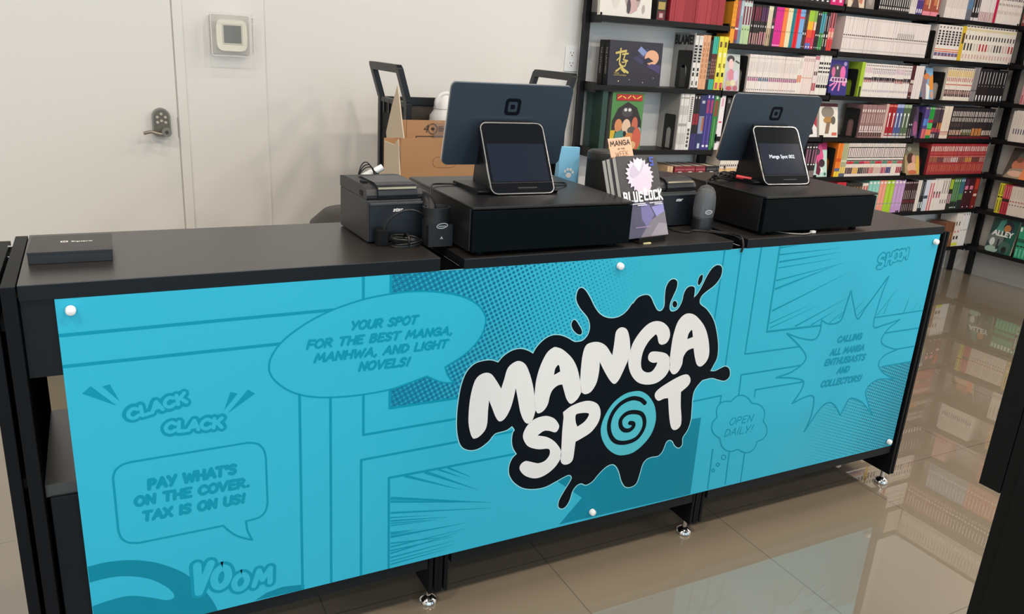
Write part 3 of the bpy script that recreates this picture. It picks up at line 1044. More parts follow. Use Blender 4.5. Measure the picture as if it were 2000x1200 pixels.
rsf = thing('bookshelf', 'black wall bookshelf on the right hand wall past the corner', 'bookshelf', (5.44, 1.2, 0))
PY = [1.832, 1.07, 0.27]
for y in PY:
    MB().box((5.415, y - .016, 0), (5.447, y + .016, 2.15), M_SH).build('upright', rsf)
for i in (0, 1):
    for r in (-2, -1, 0, 1, 2, 3, 4, 5, 6):
        z = ROW[r]
        s = MB().box((XB0 - .008, PY[i + 1] + .004, z - .024), (5.465, PY[i] - .004 + (.016 if i == 0 else 0), z), M_SH).build('shelf', rsf, bevel=0.0015)
        for y in (PY[i] - .009, PY[i + 1] + .004):
            MB().box((XB0 - .002, y, z - .034), (5.465, y + .006, z + .012), M_SH).build('bracket', s)
b = MB()
b.box((5.448, 0.25, 0.0), (5.4695, 1.84, 0.19), mat('kick_panel_grey', (168, 166, 162), 0.5))
b.build('base_panel', rsf)


def bx(px, z, y=YB0):
    lo, hi = 1.5, 6.5
    for _ in range(40):
        m = (lo + hi) / 2
        if proj((m, y, z))[0] < px:
            lo = m
        else:
            hi = m
    return (lo + hi) / 2


def byr(px, z, x=XB0):
    lo, hi = -1.0, 1.95
    for _ in range(40):
        m = (lo + hi) / 2
        if proj((x, m, z))[0] > px:
            lo = m
        else:
            hi = m
    return (lo + hi) / 2


BAYN = {1: 'left bay', 2: 'second bay', 3: 'third bay', 4: 'corner bay', 5: 'right wall rack'}
RN = {-2: 'uppermost shelf', -1: 'high shelf above the frame', 0: 'topmost shelf in view', 1: 'second shelf down', 2: 'third shelf down', 3: 'fourth shelf down', 4: 'fifth shelf down', 5: 'sixth shelf down', 6: 'bottom shelf'}
RN1 = {1: 'top shelf', 2: 'second shelf', 3: 'third shelf', 4: 'fourth shelf'}


def place(bay, row):
    return '%s, %s' % ((RN1 if bay == 1 else RN)[row], BAYN[bay])


ONES = ['', 'first', 'second', 'third', 'fourth', 'fifth', 'sixth', 'seventh', 'eighth', 'ninth', 'tenth', 'eleventh', 'twelfth', 'thirteenth', 'fourteenth', 'fifteenth', 'sixteenth', 'seventeenth', 'eighteenth', 'nineteenth', 'twentieth']
TENS = {2: 'twenty', 3: 'thirty', 4: 'forty', 5: 'fifty', 6: 'sixty'}
TENTH = {3: 'thirtieth', 4: 'fortieth', 5: 'fiftieth', 6: 'sixtieth'}


def ordinal(n):
    if n <= 20:
        return ONES[n]
    if n % 10 == 0:
        return TENTH[n // 10]
    return TENS[n // 10] + '-' + ONES[n % 10]


M_PAGE = mat('book_pages', (222, 212, 192), 0.8)
BOOKS = []          # every upright book: dict(bay,row,desc,mesh key, matrix, size)
BMESH = {}


def hexs(c):
    return c if isinstance(c, tuple) else c


def book_mesh(key, t, h, d, base, bands):
    """spine at y = 0 facing -y, centred in x, standing on z = 0"""
    if key in BMESH:
        return BMESH[key]
    b = MB()
    m = cm(base)
    ct = min(.0016, t * .2)
    b.box((-t / 2, 0, 0), (t / 2, .0018, h), m)
    b.box((-t / 2, .0018, 0), (-t / 2 + ct, d, h), m)
    b.box((t / 2 - ct, .0018, 0), (t / 2, d, h), m)
    b.box((-t / 2 + ct, .0018, .002), (t / 2 - ct, d - .002, h - .002), M_PAGE)
    for i, q in enumerate(bands):
        z0, z1, c = q[:3]
        x0, x1 = (q[3], q[4]) if len(q) > 3 else (0.0, 1.0)
        y = -.00025 - .0002 * (i % 6)
        e = t * .02
        b.add([(-t / 2 + e + (t - 2 * e) * x0, y, h * z0), (-t / 2 + e + (t - 2 * e) * x1, y, h * z0), (-t / 2 + e + (t - 2 * e) * x1, y, h * z1), (-t / 2 + e + (t - 2 * e) * x0, y, h * z1)], [(0, 1, 2, 3)], cm(c))
    BMESH[key] = b
    return b


def S(bay, row, px0, px1, n, h, desc, variants, d=.115, dh=0.0):
    """a run of n upright books between photo columns px0 and px1 of one shelf"""
    z = (ROW1 if bay == 1 else ROW)[row]
    if bay == 5:
        a, c = byr(px0, z), byr(px1, z)
    else:
        a, c = bx(px0, z), bx(px1, z)
    SX(bay, row, a, c, n, h, desc, variants, d, dh)


def SX(bay, row, a, c, n, h, desc, variants, d=.115, dh=0.0):
    z = (ROW1 if bay == 1 else ROW)[row]
    step = (c - a) / n
    t = abs(step) * .965
    for i in range(n):
        vi = i * len(variants) // n
        base, bands = variants[vi]
        hh = h
        key = (bay, row, desc, vi, round(t, 4))
        book_mesh(key, t, hh, d, base, bands)
        u = a + step * (i + .5)
        jog = random.uniform(0, .003)
        if bay == 5:
            M = Matrix.Translation((XB0 + jog, u, z)) @ Matrix.Rotation(R(-90), 4, 'Z')
            dist2 = (Vector((XB0, u, z)) - CAM_LOC).length_squared
        else:
            M = Matrix.Translation((u, YB0 + jog, z)) @ Matrix.Rotation(R(random.uniform(-.4, .4)), 4, 'Y')
            dist2 = (Vector((u, YB0, z)) - CAM_LOC).length_squared
        BOOKS.append(dict(bay=bay, row=row, desc=desc, key=key, M=M, loc=(XB0 if bay == 5 else u, u if bay == 5 else YB0, z), size=(t * h / dist2) * (1.0 if 0 < proj((XB0 if bay == 5 else u, u if bay == 5 else YB0, z + .05))[0] < 1996 and proj((XB0 if bay == 5 else u, u if bay == 5 else YB0, z))[1] > 2 else 1e-6)))


def txt(c, z0=.3, z1=.88, n=9, w=.5):
    """short bars standing for unreadable spine lettering"""
    out = []
    L = (z1 - z0) / n
    for k in range(n):
        out.append((z0 + k * L, z0 + (k + .72) * L, c, .5 - w / 2, .5 + w / 2))
    return out


W_ = '#e9e0da'
K_ = '#191719'
# --- bay 1
S(1, 1, 1281, 1299, 1, .34, 'thick black and gold book', [('#1d1a19', [(.0, .12, '#6e1f24', .1, .9), (.14, .24, '#b39a56', .1, .9), (.3, .95, '#8c7a44', .25, .75), (.03, .09, '#c8a4a4', .3, .7)])], .12)
S(1, 1, 1307, 1412, 24, .30, 'plain deep red book', [('#a5303a', []), ('#96262f', []), ('#ab3640', []), ('#9d2c35', [])], .13)
blame = [(.93, .985, '#d8d4ce', .1, .9)] + txt(K_, .50, .84, 6, .72) + [(.24, .31, K_, .25, .75), (.34, .4, K_, .25, .75), (.07, .15, K_, .35, .65), (0, .03, K_)]
S(1, 2, 1347, 1362, 2, .257, 'white spine with black capitals', [('#e4e0da', blame)], .155)
S(1, 2, 1362, 1376, 2, .262, 'peach orange spined book', [('#e0a77e', txt('#b98258', .2, .9, 7, .4))], .14)
S(1, 2, 1376, 1382, 2, .24, 'slim black book', [('#1c1b1d', txt('#8a8885', .2, .6, 5, .4))], .13)
S(1, 2, 1382, 1392, 3, .258, 'teal and brown spined book', [('#59241f', [(.68, 1, '#36b59f'), (0, .2, '#2fae9a')] + txt('#a8897c', .28, .6, 5, .4))], .13)
S(1, 2, 1393, 1410, 2, .262, 'yellow spined book with black splashes', [('#e8dc3a', [(.8, .9, '#6c4a30', .2, .7), (.3, .62, '#f2ea6a', .1, .9), (.25, .33, K_, .3, .8), (.62, .7, '#f8f4c0', .2, .8), (.02, .14, '#c9546e', .2, .8), (.42, .5, '#8d7d20', .5, .9)])], .13)
S(1, 3, 1319, 1335, 5, .285, 'white grey striped spine', [('#dedbd6', [(.9, .93, '#a7a39e'), (.62, .78, '#b7b3ae', .2, .8), (.42, .47, '#aaa6a0'), (.1, .3, '#c3bfb9', .2, .8)])], .158)
S(1, 3, 1335, 1344, 1, .285, 'white spine with lettered column', [('#e6e3de', txt('#77726d', .5, .95, 12, .5) + txt('#55514d', .05, .4, 5, .5))], .155)
S(1, 3, 1345, 1356, 2, .278, 'black and red spined book', [('#1f1c20', [(.46, .66, '#8e2330'), (.93, .97, '#d8d4d0', .3, .7), (0, .3, '#35306b')])], .155)
S(1, 3, 1356, 1368, 1, .278, 'navy book with grey band', [('#27305f', [(.3, .62, '#8f98ad', .1, .95), (.35, .6, '#b06a4c', .6, .95), (.85, .9, '#b9c0cf', .3, .8), (.03, .12, '#c9cfe0', .3, .7)])], .155)
S(1, 3, 1368, 1383, 2, .284, 'purple spined book with pink letters', [('#3a2f83', [(.66, .9, '#a33a66', .2, .85), (.93, .98, '#d9d6ea', .3, .7), (.1, .62, '#6a62a8', .4, .6), (.05, .09, '#e6e4f0', .2, .8)])], .155)
S(1, 3, 1383, 1393, 1, .28, 'green and brown spined book', [('#2f7d3c', [(.62, .9, '#8a4a2c', .2, .85), (.93, .98, '#c9dcc4', .3, .7), (.08, .58, '#66a85e', .4, .6)])], .155)
S(1, 3, 1394, 1404, 1, .28, 'white and pale pink book', [('#efe6e8', [(.5, .53, '#d0557c', .2, .8), (.8, .95, '#e0a9bd', .3, .7)])], .155)
S(1, 4, 1296, 1306, 2, .205, 'cream spined book', [('#d9b890', txt('#a87b55', .2, .9, 6, .5))], .13)
S(1, 4, 1309, 1369, 3, .205, 'dark red boxed set with white mark', [('#7e2533', [(.70, .74, '#e6dcdc', .32, .72), (.76, .80, '#e6dcdc', .28, .66), (.82, .86, '#e6dcdc', .36, .72), (.9, .93, '#b55a62')])], .16)
S(1, 4, 1370, 1410, 2, .205, 'black boxed set with white mark', [('#232326', [(.70, .74, '#e6e2de', .32, .72), (.76, .80, '#e6e2de', .28, .66), (.82, .86, '#e6e2de', .36, .72), (.9, .93, '#5c5a5a')])], .16)
# --- bay 2
S(2, 0, 1528, 1621, 9, .19, 'black spine with white foot', [('#1b1a1c', [(.06, .1, '#e8e6e2', .3, .7)] + txt('#77757a', .2, .9, 6, .4))])
S(2, 0, 1621, 1647, 2, .19, 'hot pink spine', [('#d81f6f', [(.08, .16, '#f6c6da', .3, .7)])])
S(2, 1, 1423, 1432, 2, .232, 'orange spine', [('#f0a02c', [(.3, .35, K_, .2, .8)] + txt('#d88a20', .4, .9, 5, .4))], .13)
S(2, 1, 1432, 1438, 2, .222, 'red and white striped spine', [('#a93842', [(.3, .34, '#e9dcdc'), (.55, .95, '#c86e74', .3, .7), (.0, .08, '#5e4a66')])])
S(2, 1, 1438, 1444, 1, .222, 'blue grey spine', [('#8ba3b4', [(.0, .3, '#6a8798'), (.6, .95, '#c2d0d8', .3, .8)])])
S(2, 1, 1444, 1460, 3, .222, 'green footed spine with maroon panel', [('#c6d6d2', [(0, .4, '#b7cf9a'), (.42, .82, '#7a2036', .1, .7), (.3, .34, '#3e5a3a', .3, .6), (.9, .96, '#a04a48', .2, .7)])])
S(2, 1, 1461, 1492, 7, .195, 'black spine with maroon lettering', [('#1d191b', [(.6, .95, '#6d1f33', .15, .85), (.02, .3, '#b98a86', .2, .8), (.45, .5, '#e0dad6', .3, .7), (.66, .9, '#9c3a50', .4, .6)]), ('#1b1819', [(.6, .95, '#5a2a5c', .15, .85), (.02, .34, '#c98a92', .2, .8), (.45, .5, '#d8d2ce', .3, .7)])])
S(2, 1, 1492, 1501, 2, .195, 'cream and black art spine', [('#d9cdb4', [(.0, .45, '#a48a68', .15, .9), (.2, .3, '#5a4a34', .3, .7), (.9, .97, '#e6e2c0')])])
S(2, 1, 1501, 1507, 1, .195, 'charcoal spine', [('#2e2a30', [(.45, .52, '#e8e2e0', .2, .8), (.6, .7, '#6e2a40')])])
S(2, 1, 1507, 1522, 3, .195, 'magenta spine', [('#d8248e', [(.38, .41, '#8e145c', .2, .7), (.9, .94, '#8e145c', .3, .7), (.02, .05, '#f4a8d2')])])
S(2, 1, 1522, 1530, 2, .195, 'bright orange spine', [('#f5813f', [(.38, .41, '#a84f1c', .2, .7), (.9, .94, '#a84f1c', .3, .7)])])
S(2, 1, 1530, 1539, 2, .195, 'pale cream spine', [('#ecdfb4', [(.38, .41, '#9c8d5a', .2, .7), (.9, .94, '#9c8d5a', .3, .7)])])
S(2, 1, 1539, 1546, 2, .195, 'deep teal spine', [('#127f8e', [(.38, .41, '#0a4a54', .2, .7), (.9, .94, '#0a4a54', .3, .7)])])
S(2, 1, 1546, 1554, 2, .195, 'scarlet spine', [('#e3202f', [(.38, .41, '#8a101a', .2, .7), (.9, .94, '#8a101a', .3, .7)])])
S(2, 1, 1554, 1563, 2, .195, 'sky blue spine', [('#7db0e0', [(.38, .41, '#3f6a94', .2, .7), (.76, .82, '#d8506a'), (.9, .94, '#3f6a94', .3, .7)])])
S(2, 1, 1563, 1570, 2, .195, 'black spine with white dots', [('#2a2224', [(.36, .42, '#f0ece8', .25, .75), (.04, .07, '#f0ece8', .3, .7), (.1, .32, '#6a3a30', .2, .8), (.48, .9, '#8a8280', .4, .6)])])
S(2, 1, 1570, 1587, 3, .195, 'rainbow spine', [('#d8304a', [(.72, 1, '#9cc83a'), (.5, .72, '#f2b52e'), (.3, .5, '#e8542e'), (0, .16, '#2f7fd0', .1, .8), (.04, .07, '#ffffff', .3, .7)]), ('#c83a58', [(.72, 1, '#86b04a'), (.5, .72, '#e8d0b4', .2, 1), (.3, .5, '#d8323a'), (.04, .07, '#ffffff', .3, .7)])])
S(2, 1, 1587, 1595, 2, .195, 'jet black spine', [('#1e1b1d', [(.36, .4, '#f0ece8', .25, .75), (.9, .95, '#e8e4e0', .3, .7), (.04, .07, '#e8e4e0', .3, .7)])])
S(2, 1, 1595, 1603, 2, .195, 'green and blue spine', [('#3f8f4a', [(.45, .95, '#4c9fb4'), (.34, .4, '#e8f0e8', .3, .7), (.04, .07, '#dfe', .3, .7) if False else (.04, .07, '#d8e8d8', .3, .7)])])
S(2, 1, 1603, 1612, 2, .195, 'dark lettered spine', [('#221d22', [(.5, .9, '#b8b0ae', .35, .65), (.34, .42, '#f0ece8', .25, .75), (.1, .3, '#c8bca8', .3, .7)])])
S(2, 1, 1612, 1622, 2, .195, 'coral pink spine', [('#e0707a', [(.0, .3, '#d83a3a'), (.6, 1, '#3a2a30', .3, .8), (.35, .5, '#f0b49a')])])
wmid = [(.90, .93, '#bdb2ac', .25, .75), (.55, .82, '#cfc4bf', .35, .65), (.30, .38, '#b06f92', .1, .9), (.385, .41, '#3a3034', .2, .8), (.06, .085, '#4a4044', .3, .7)]
S(2, 2, 1456, 1552, 24, .19, 'white spine with pink band', [('#eadfd8', wmid), ('#ebe1db', wmid[:2] + [(.30, .38, '#5b6f86', .1, .9), (.385, .41, '#3a3034', .2, .8), (.06, .085, '#4a4044', .3, .7)]), ('#eadfd8', wmid), ('#ecdcd6', wmid), ('#eadfd8', wmid)])
S(2, 2, 1552, 1560, 2, .19, 'white spine with orange patch', [('#ece2da', [(.32, .52, '#dc8a5e', .1, .9), (.7, .9, '#d0c6bf', .3, .7)])])
S(2, 2, 1560, 1581, 5, .20, 'pale pink spine', [('#ecd9d2', [(.42, .44, '#d8a08a'), (.86, .94, '#c8a0a4', .25, .75)])])
S(2, 2, 1582, 1590, 2, .205, 'white spine with red specks', [('#e8d8d4', [(.1, .3, '#b04a58', .1, .9), (.5, .6, '#5a2a3a', .3, .9), (.9, .99, '#c87a8a')])])
S(2, 2, 1590, 1612, 5, .21, 'white spine with black bars', [('#ece6de', [(.77, .83, K_, .15, .9), (.66, .71, K_, .15, .9), (.56, .61, K_, .15, .9), (.3, .5, '#8a847c', .4, .6), (.18, .26, K_, .1, .95)])])
S(2, 3, 1411, 1428, 2, .2, 'tall black spine', [('#1d1c1e', [(.86, .95, '#6a6a6a', .2, .8)])], .13)
S(2, 3, 1428, 1448, 2, .205, 'grey black spine with white letters', [('#3a3836', txt('#d8d4d0', .45, .9, 5, .6))], .13)
S(2, 4, 1402, 1470, 17, .19, 'white spine with orange foot', [('#e6dcd0', [(.0, .32, '#e0b070', .1, .9), (.08, .16, '#c86a3a', .2, .8), (.36, .42, '#3a2e2a', .3, .8), (.6, .9, '#c9bfb4', .35, .65)])])
S(2, 4, 1470, 1482, 2, .19, 'red spine behind the register', [('#c8303c', [(.4, .6, '#e89a9a', .2, .8)])])
S(2, 4, 1566, 1588, 4, .195, 'black spine with pink letters', [('#242026', [(.42, .82, '#a0607e', .3, .75), (.86, .9, '#f0ecec', .2, .7), (.36, .4, '#f0ecec', .2, .7), (0, .2, '#7a6e6a')])])
# --- bay 3
S(3, 0, 1715, 1775, 14, .19, 'black and white striped spine', [('#1e1c1e', [(.16, .95, '#d8d0ca', .38, .72), (.05, .12, '#cfc6c0', .2, .8)])])
S(3, 0, 1775, 1788, 3, .19, 'white hardback spine', [('#ddd4cc', [(.2, .9, '#bdb4ac', .3, .6)])])
S(3, 0, 1788, 1800, 3, .19, 'violet spine', [('#4a357c', [(.05, .16, '#e8e0ec', .2, .8), (.4, .9, '#c06aa0', .2, .7)])])
S(3, 0, 1800, 1832, 2, .19, 'rust red picture box', [('#a04a3a', [(0, .12, '#e88a98'), (.3, .9, '#c87a50', .2, .6), (.2, .7, '#e0c8a8', .65, .8)])])
wl = [(.93, .97, '#d8ccc6'), (.47, .505, '#5a4c4a', .15, .85), (.40, .42, '#b8a8a4'), (.07, .1, '#b8aca8', .2, .8)]
S(3, 1, 1641, 1806, 44, .186, 'slim white spine', [('#e6dad4', wl), ('#e2d6d0', wl), ('#e8dcd6', wl), ('#e4d8d2', wl + [(.52, .66, '#9a8e8c', .3, .7)]), ('#e6dad4', wl)])
S(3, 2, 1673, 1680, 1, .19, 'lime and black spine', [('#a8c83a', [(.0, .3, '#3a4020', .2, .8)])])
hair = [(.92, .96, '#5a5058', .25, .75), (.82, .86, '#6a5e68', .25, .75), (.7, .8, '#b8a8b4', .25, .75), (.5, .6, '#231d24', .05, .95), (.46, .52, '#6e4a5a', .3, .9), (.16, .22, '#b09ab0', .3, .7)]
hair2 = [(.92, .96, '#5a5058', .25, .75), (.72, .88, '#d0a8bc', .25, .75), (.5, .58, '#3a2026', .05, .95), (.44, .52, '#b05a5a', .3, .9), (.16, .22, '#b09ab0', .3, .7)]
S(3, 2, 1678, 1771, 27, .186, 'white spine with dark hair art', [('#ece2da', hair2), ('#ece2da', hair), ('#eae0da', hair), ('#ece2dc', hair), ('#eae0da', hair2), ('#ece2dc', hair)])
S(3, 2, 1771, 1778, 2, .192, 'dark wine spine', [('#4e1c26', [(.46, .56, '#e8dcd0', .2, .9), (.2, .42, '#c8a0a0', .2, .8), (.05, .08, '#d8c8b8', .3, .7)])])
S(3, 2, 1778, 1795, 4, .19, 'blank white spine', [('#ebe0da', [(.04, .96, '#d0b8b4', .8, .9)])])
S(3, 3, 1675, 1720, 10, .19, 'brown pink spine with white plates', [('#9a7472', [(.78, .86, '#efe4de', .25, .75), (.45, .72, '#c8aaa4', .35, .7), (.22, .36, '#ece2dc', .2, .7), (.04, .16, '#3a2a2a', .15, .7), (.17, .2, '#e8dcd6')])])
S(3, 3, 1720, 1725, 1, .198, 'plain beige spine', [('#d0b4a8', [])])
foot = [(.0, .06, '#d8d0c8'), (.09, .14, '#c0b8b0', .1, .9), (.32, .72, '#f4f0ec', .4, .6), (.66, .74, '#ffffff', .32, .68)]
S(3, 3, 1725, 1741, 2, .198, 'red spine with white figure', [('#a41e28', foot + [(.92, .97, '#e07a6a')])])
S(3, 3, 1741, 1755, 2, .198, 'slate blue spine with white figure', [('#4a5a8e', foot + [(.9, 1, '#b0b8e0')])])
S(3, 3, 1755, 1769, 2, .198, 'moss green spine with white figure', [('#52664a', foot + [(.9, 1, '#a8b89a')])])
S(3, 3, 1769, 1778, 2, .19, 'black spine with white marks', [('#211d22', [(.4, .45, '#f0ecec', .3, .7), (.08, .3, '#a89aa0', .4, .6), (.02, .06, '#f0ecec', .3, .7)])])
S(3, 4, 1627, 1637, 2, .195, 'orange and yellow spine', [('#ef7f24', [(0, .16, '#f0d23a'), (.16, .26, '#5a6a8a'), (.45, .55, '#d8501a')])])
S(3, 4, 1637, 1648, 3, .195, 'sage green spine', [('#b0b28a', [(0, .1, '#5a5a78'), (.1, .3, '#e8c86a'), (.44, .5, '#e0dcc0')])])
dn = lambda c, f: [(.92, .97, '#a89a94', .3, .7), (.865, .895, K_), (.60, .86, '#8a6a76', .05, .45), (.56, .585, K_), (.47, .50, K_), (.38, .46, c), (.28, .34, '#e8dcc8'), (.08, .27, f, .1, .95)]
S(3, 4, 1648, 1757, 32, .195, 'white spine with coloured blocks', [('#ece0d8', dn('#c8303c', '#4a3030')), ('#ece0d8', dn('#3f7a5a', '#e0a83a')), ('#eae0d8', dn('#b82a4a', '#2c2028')), ('#ece0d8', dn('#d85a5a', '#6a4a4a')), ('#ece2da', dn('#5a8a6a', '#c86a6a')), ('#eae0d8', dn('#c8303c', '#d0b0a0')), ('#ece0d8', dn('#4a8a7a', '#b84a6a')), ('#ece0d8', dn('#d05a4a', '#27306e')), ('#ece0d8', dn('#6a9a7a', '#f0e0d0')), ('#ece0d8', dn('#c84a4a', '#a02030'))])
S(3, 5, 1624, 1642, 3, .2, 'crimson spine', [('#c8283c', [])])
S(3, 5, 1644, 1674, 5, .19, 'dark brown spine', [('#2e2a26', [(.7, .9, '#8a6a4a', .2, .8)])])
S(3, 5, 1675, 1686, 2, .19, 'cream spine with red title', [('#e8dcd0', [(.75, .92, '#b8645a', .2, .9)])])
past = lambda c: [(.9, .96, '#f0ece0', .2, .8), (.2, .8, c, .35, .6), (.28, .30, '#9a9a92')]
S(3, 5, 1687, 1708, 3, .205, 'mint green spine', [('#8ccabc', past('#a8dccf'))])
S(3, 5, 1708, 1721, 2, .205, 'salmon pink spine', [('#f09a86', past('#f6b4a2'))])
S(3, 5, 1721, 1737, 2, .205, 'lime green spine', [('#a9cc34', past('#bede5a'))])
S(3, 5, 1737, 1758, 3, .205, 'lilac spine', [('#c49acb', past('#d6b4dc'))])
# --- bay 4
S(4, 0, 1843, 1884, 13, .19, 'white spine with grey title', [('#e8dcd4', [(.3, .75, '#c8b4ac', .35, .65), (.8, .9, '#b8a09a', .3, .7)])])
S(4, 0, 1885, 1895, 2, .2, 'steel blue spine', [('#5f7f9e', [(.0, .3, '#6a6a72')])])
S(4, 0, 1895, 1909, 3, .19, 'black and white art spine', [('#2a2628', [(.0, .1, '#e0d4d0'), (.4, .9, '#c8bcb4', .4, .6), (.25, .4, '#f0e8e4', .3, .7)])])
S(4, 0, 1909, 1937, 9, .19, 'white spine with red feet', [('#e6dad4', [(.02, .3, '#b88a88', .2, .8), (.7, .95, '#8a7e7c', .35, .65)])])
S(4, 0, 1937, 1942, 1, .2, 'bright crimson spine', [('#c01848', [])])
S(4, 0, 1943, 1990, 15, .19, 'white spine with black dots', [('#ece0d6', [(.72, .80, K_, .25, .75), (.55, .62, '#8a6e6a', .3, .7), (.3, .4, '#c8b4a8', .3, .7), (.86, .96, '#8a7e7a', .35, .7)])])
db = [(.90, .96, '#6e605a', .3, .7)] + txt('#2a2428', .42, .86, 6, .62) + [(.28, .31, '#e0884a'), (.22, .25, '#d86a4a'), (.1, .2, '#6a5f8e', .05, .95), (.1, .15, '#8a5a5a', .4, .9)]
S(4, 1, 1822, 1868, 7, .196, 'white spine with tall black title', [('#ebe1da', db)])
S(4, 1, 1868, 1875, 1, .2, 'mustard yellow spine', [('#d8b428', [(.5, .8, '#4a3a2a', .3, .9)])])
ys = lambda c: [(.935, .965, '#3a3436', .15, .85), (.84, .90, '#e0d0a0'), (.6, .72, '#2a2628', .3, .7), (.3, .5, c, .25, .75), (.08, .2, '#d8a89a', .3, .7)]
S(4, 1, 1875, 1972, 17, .212, 'cream spine with black red art', [('#efe4d2', ys('#3a3438')), ('#efe4d2', ys('#d0c4ba')), ('#eee2d2', ys('#c0182c')), ('#efe4d6', ys('#cfc4ba')), ('#efe4d6', ys('#4a4444')), ('#efe4d6', ys('#d8b4aa')), ('#ecdcd0', ys('#b01828'))])
S(4, 2, 1840, 1891, 14, .195, 'yellow white spine with red title', [('#ece0d0', [(.93, .98, '#3a3030', .3, .7), (.72, .92, '#e0b85a', .2, .8), (.58, .7, '#b84a4a', .3, .7), (.47, .5, '#d86a5a'), (.12, .33, '#4a3438', .1, .9), (.2, .3, '#c08a84', .4, .8)])])
S(4, 2, 1891, 1902, 2, .205, 'silver grey spine', [('#8e8888', [(.3, .34, '#5e5858')])])
S(4, 2, 1902, 1955, 9, .198, 'black spine with white teardrop foot', [('#211e20', [(.55, .92, '#e4e0dc', .42, .58), (.46, .5, '#8a8684', .35, .65), (.05, .2, '#f4f0ec', .2, .6), (.02, .04, '#e0dcd8', .3, .6)])])
S(4, 3, 1797, 1806, 3, .19, 'blue violet spine', [('#5a4a8c', [(.4, .62, '#5a8ad0'), (.0, .3, '#d86a6a'), (.93, .97, '#e8d83a', .3, .7)])])
S(4, 3, 1806, 1815, 3, .19, 'emerald spine', [('#1f9a3c', [(.5, .6, '#c0284a'), (.32, .48, '#58c86a'), (.1, .28, '#f08a5a'), (.0, .08, '#2a8a3a'), (.93, .97, '#f0ecd8', .3, .7)])])
S(4, 3, 1815, 1833, 6, .19, 'plum spine with fire art', [('#4a3a44', [(.3, .5, '#2a2226'), (.2, .34, '#d0485a', .2, .9), (.02, .14, '#e8e0e0', .2, .6), (.93, .97, '#f0ece8', .3, .7)]), ('#443640', [(.3, .5, '#e08a3a', .3, .9), (.2, .3, '#d0485a', .2, .9), (.93, .97, '#f0ece8', .3, .7)])])
S(4, 3, 1833, 1849, 4, .198, 'cream spine with orange foot', [('#ead8c4', [(.1, .2, '#d8b09a'), (.2, .22, '#a85a5a'), (.3, .8, '#dcc8b4', .4, .6)])])
S(4, 3, 1850, 1932, 25, .192, 'dark spine with white blocks', [('#2b2426', [(.72, .88, '#d8ccc4', .3, .8), (.55, .68, '#c8bcb4', .3, .8), (.38, .5, '#5a4a4a', .3, .7), (.12, .28, '#d8b098', .2, .8), (.0, .08, '#6a1a22')]), ('#2a2426', [(.72, .88, '#d8ccc4', .3, .8), (.55, .68, '#c8bcb4', .3, .8), (.12, .3, '#8a8450', .2, .8), (.2, .3, '#e0d8c8', .3, .7), (.0, .08, '#6a1a22')]), ('#2b2426', [(.72, .88, '#d8ccc4', .3, .8), (.55, .68, '#c8bcb4', .3, .8), (.1, .34, '#d88a4a', .2, .9), (.0, .08, '#6a1a22')]), ('#2b2426', [(.72, .88, '#d0c4bc', .3, .8), (.55, .68, '#c8bcb4', .3, .8), (.12, .28, '#d8c0b0', .2, .8), (.0, .08, '#6a1a22')])])
nar = lambda c: [(.76, .92, '#e8d0c4', .2, .7), (.66, .72, '#c85a50', .2, .8), (.4, .56, c, .15, .85), (.58, .6, '#d8907a'), (.1, .33, '#e08a5e', .35, .6)]
S(4, 4, 1808, 1917, 36, .194, 'brick red spine with white panel', [('#a5343a', nar('#9a6a4a')), ('#a43238', nar('#5a4a4a')), ('#a6363c', nar('#b89a90')), ('#a5343a', nar('#d8d4d0')), ('#a23238', nar('#8a6050')), ('#a6363c', nar('#d0a050')), ('#a5343a', nar('#4a4438')), ('#a5343a', nar('#b08478'))])
S(4, 5, 1757, 1783, 7, .195, 'dark maroon spine with white letters', [('#3a2224', [(.93, .97, '#e8e0dc', .3, .7), (.42, .7, '#c8b8b4', .4, .62), (.3, .38, '#7a2a30', .2, .8), (.04, .26, '#a8a09c', .4, .65)])])
S(4, 5, 1783, 1790, 2, .2, 'ivory spine', [('#e6dcd0', [])])
S(4, 5, 1790, 1798, 2, .198, 'black white lettered spine', [('#24282c', [(.5, .95, '#a8b0b4', .4, .6), (.1, .3, '#d8dcdc', .2, .8)])])
S(4, 5, 1798, 1806, 2, .2, 'pale blue white spine', [('#d4d8e6', [(.4, .5, '#3a4a5a'), (.0, .3, '#c8d0d8')])])
S(4, 5, 1806, 1815, 2, .2, 'white spine with red stripe', [('#e8dcd6', [(.0, .9, '#d0384e', .35, .8)])])
S(4, 5, 1815, 1845, 6, .215, 'tall white spine with pink art', [('#e9ddd4', [(.38, .56, '#b85a70', .2, .8), (.5, .58, '#3a2e34', .3, .7)]), ('#e8dcd2', [(.2, .32, '#4a4444', .3, .6), (.5, .9, '#7a726c', .35, .65)])])
S(4, 5, 1845, 1852, 2, .21, 'lime and black spine', [('#2a2a22', [(.65, .95, '#b0c83a', .1, .9), (.2, .5, '#d8a8b0', .2, .8)])])
S(4, 5, 1852, 1874, 5, .208, 'green spine with black foot', [('#4a7a4a', [(.0, .25, '#262a28'), (.88, .95, '#e0e8e0', .3, .7), (.05, .08, '#e0e8e0', .2, .8), (.3, .8, '#8ab08a', .35, .55)]), ('#3a6a7a', [(.0, .3, '#262a28'), (.3, .5, '#5a8a4a'), (.88, .95, '#e0e8e0', .3, .7)])])
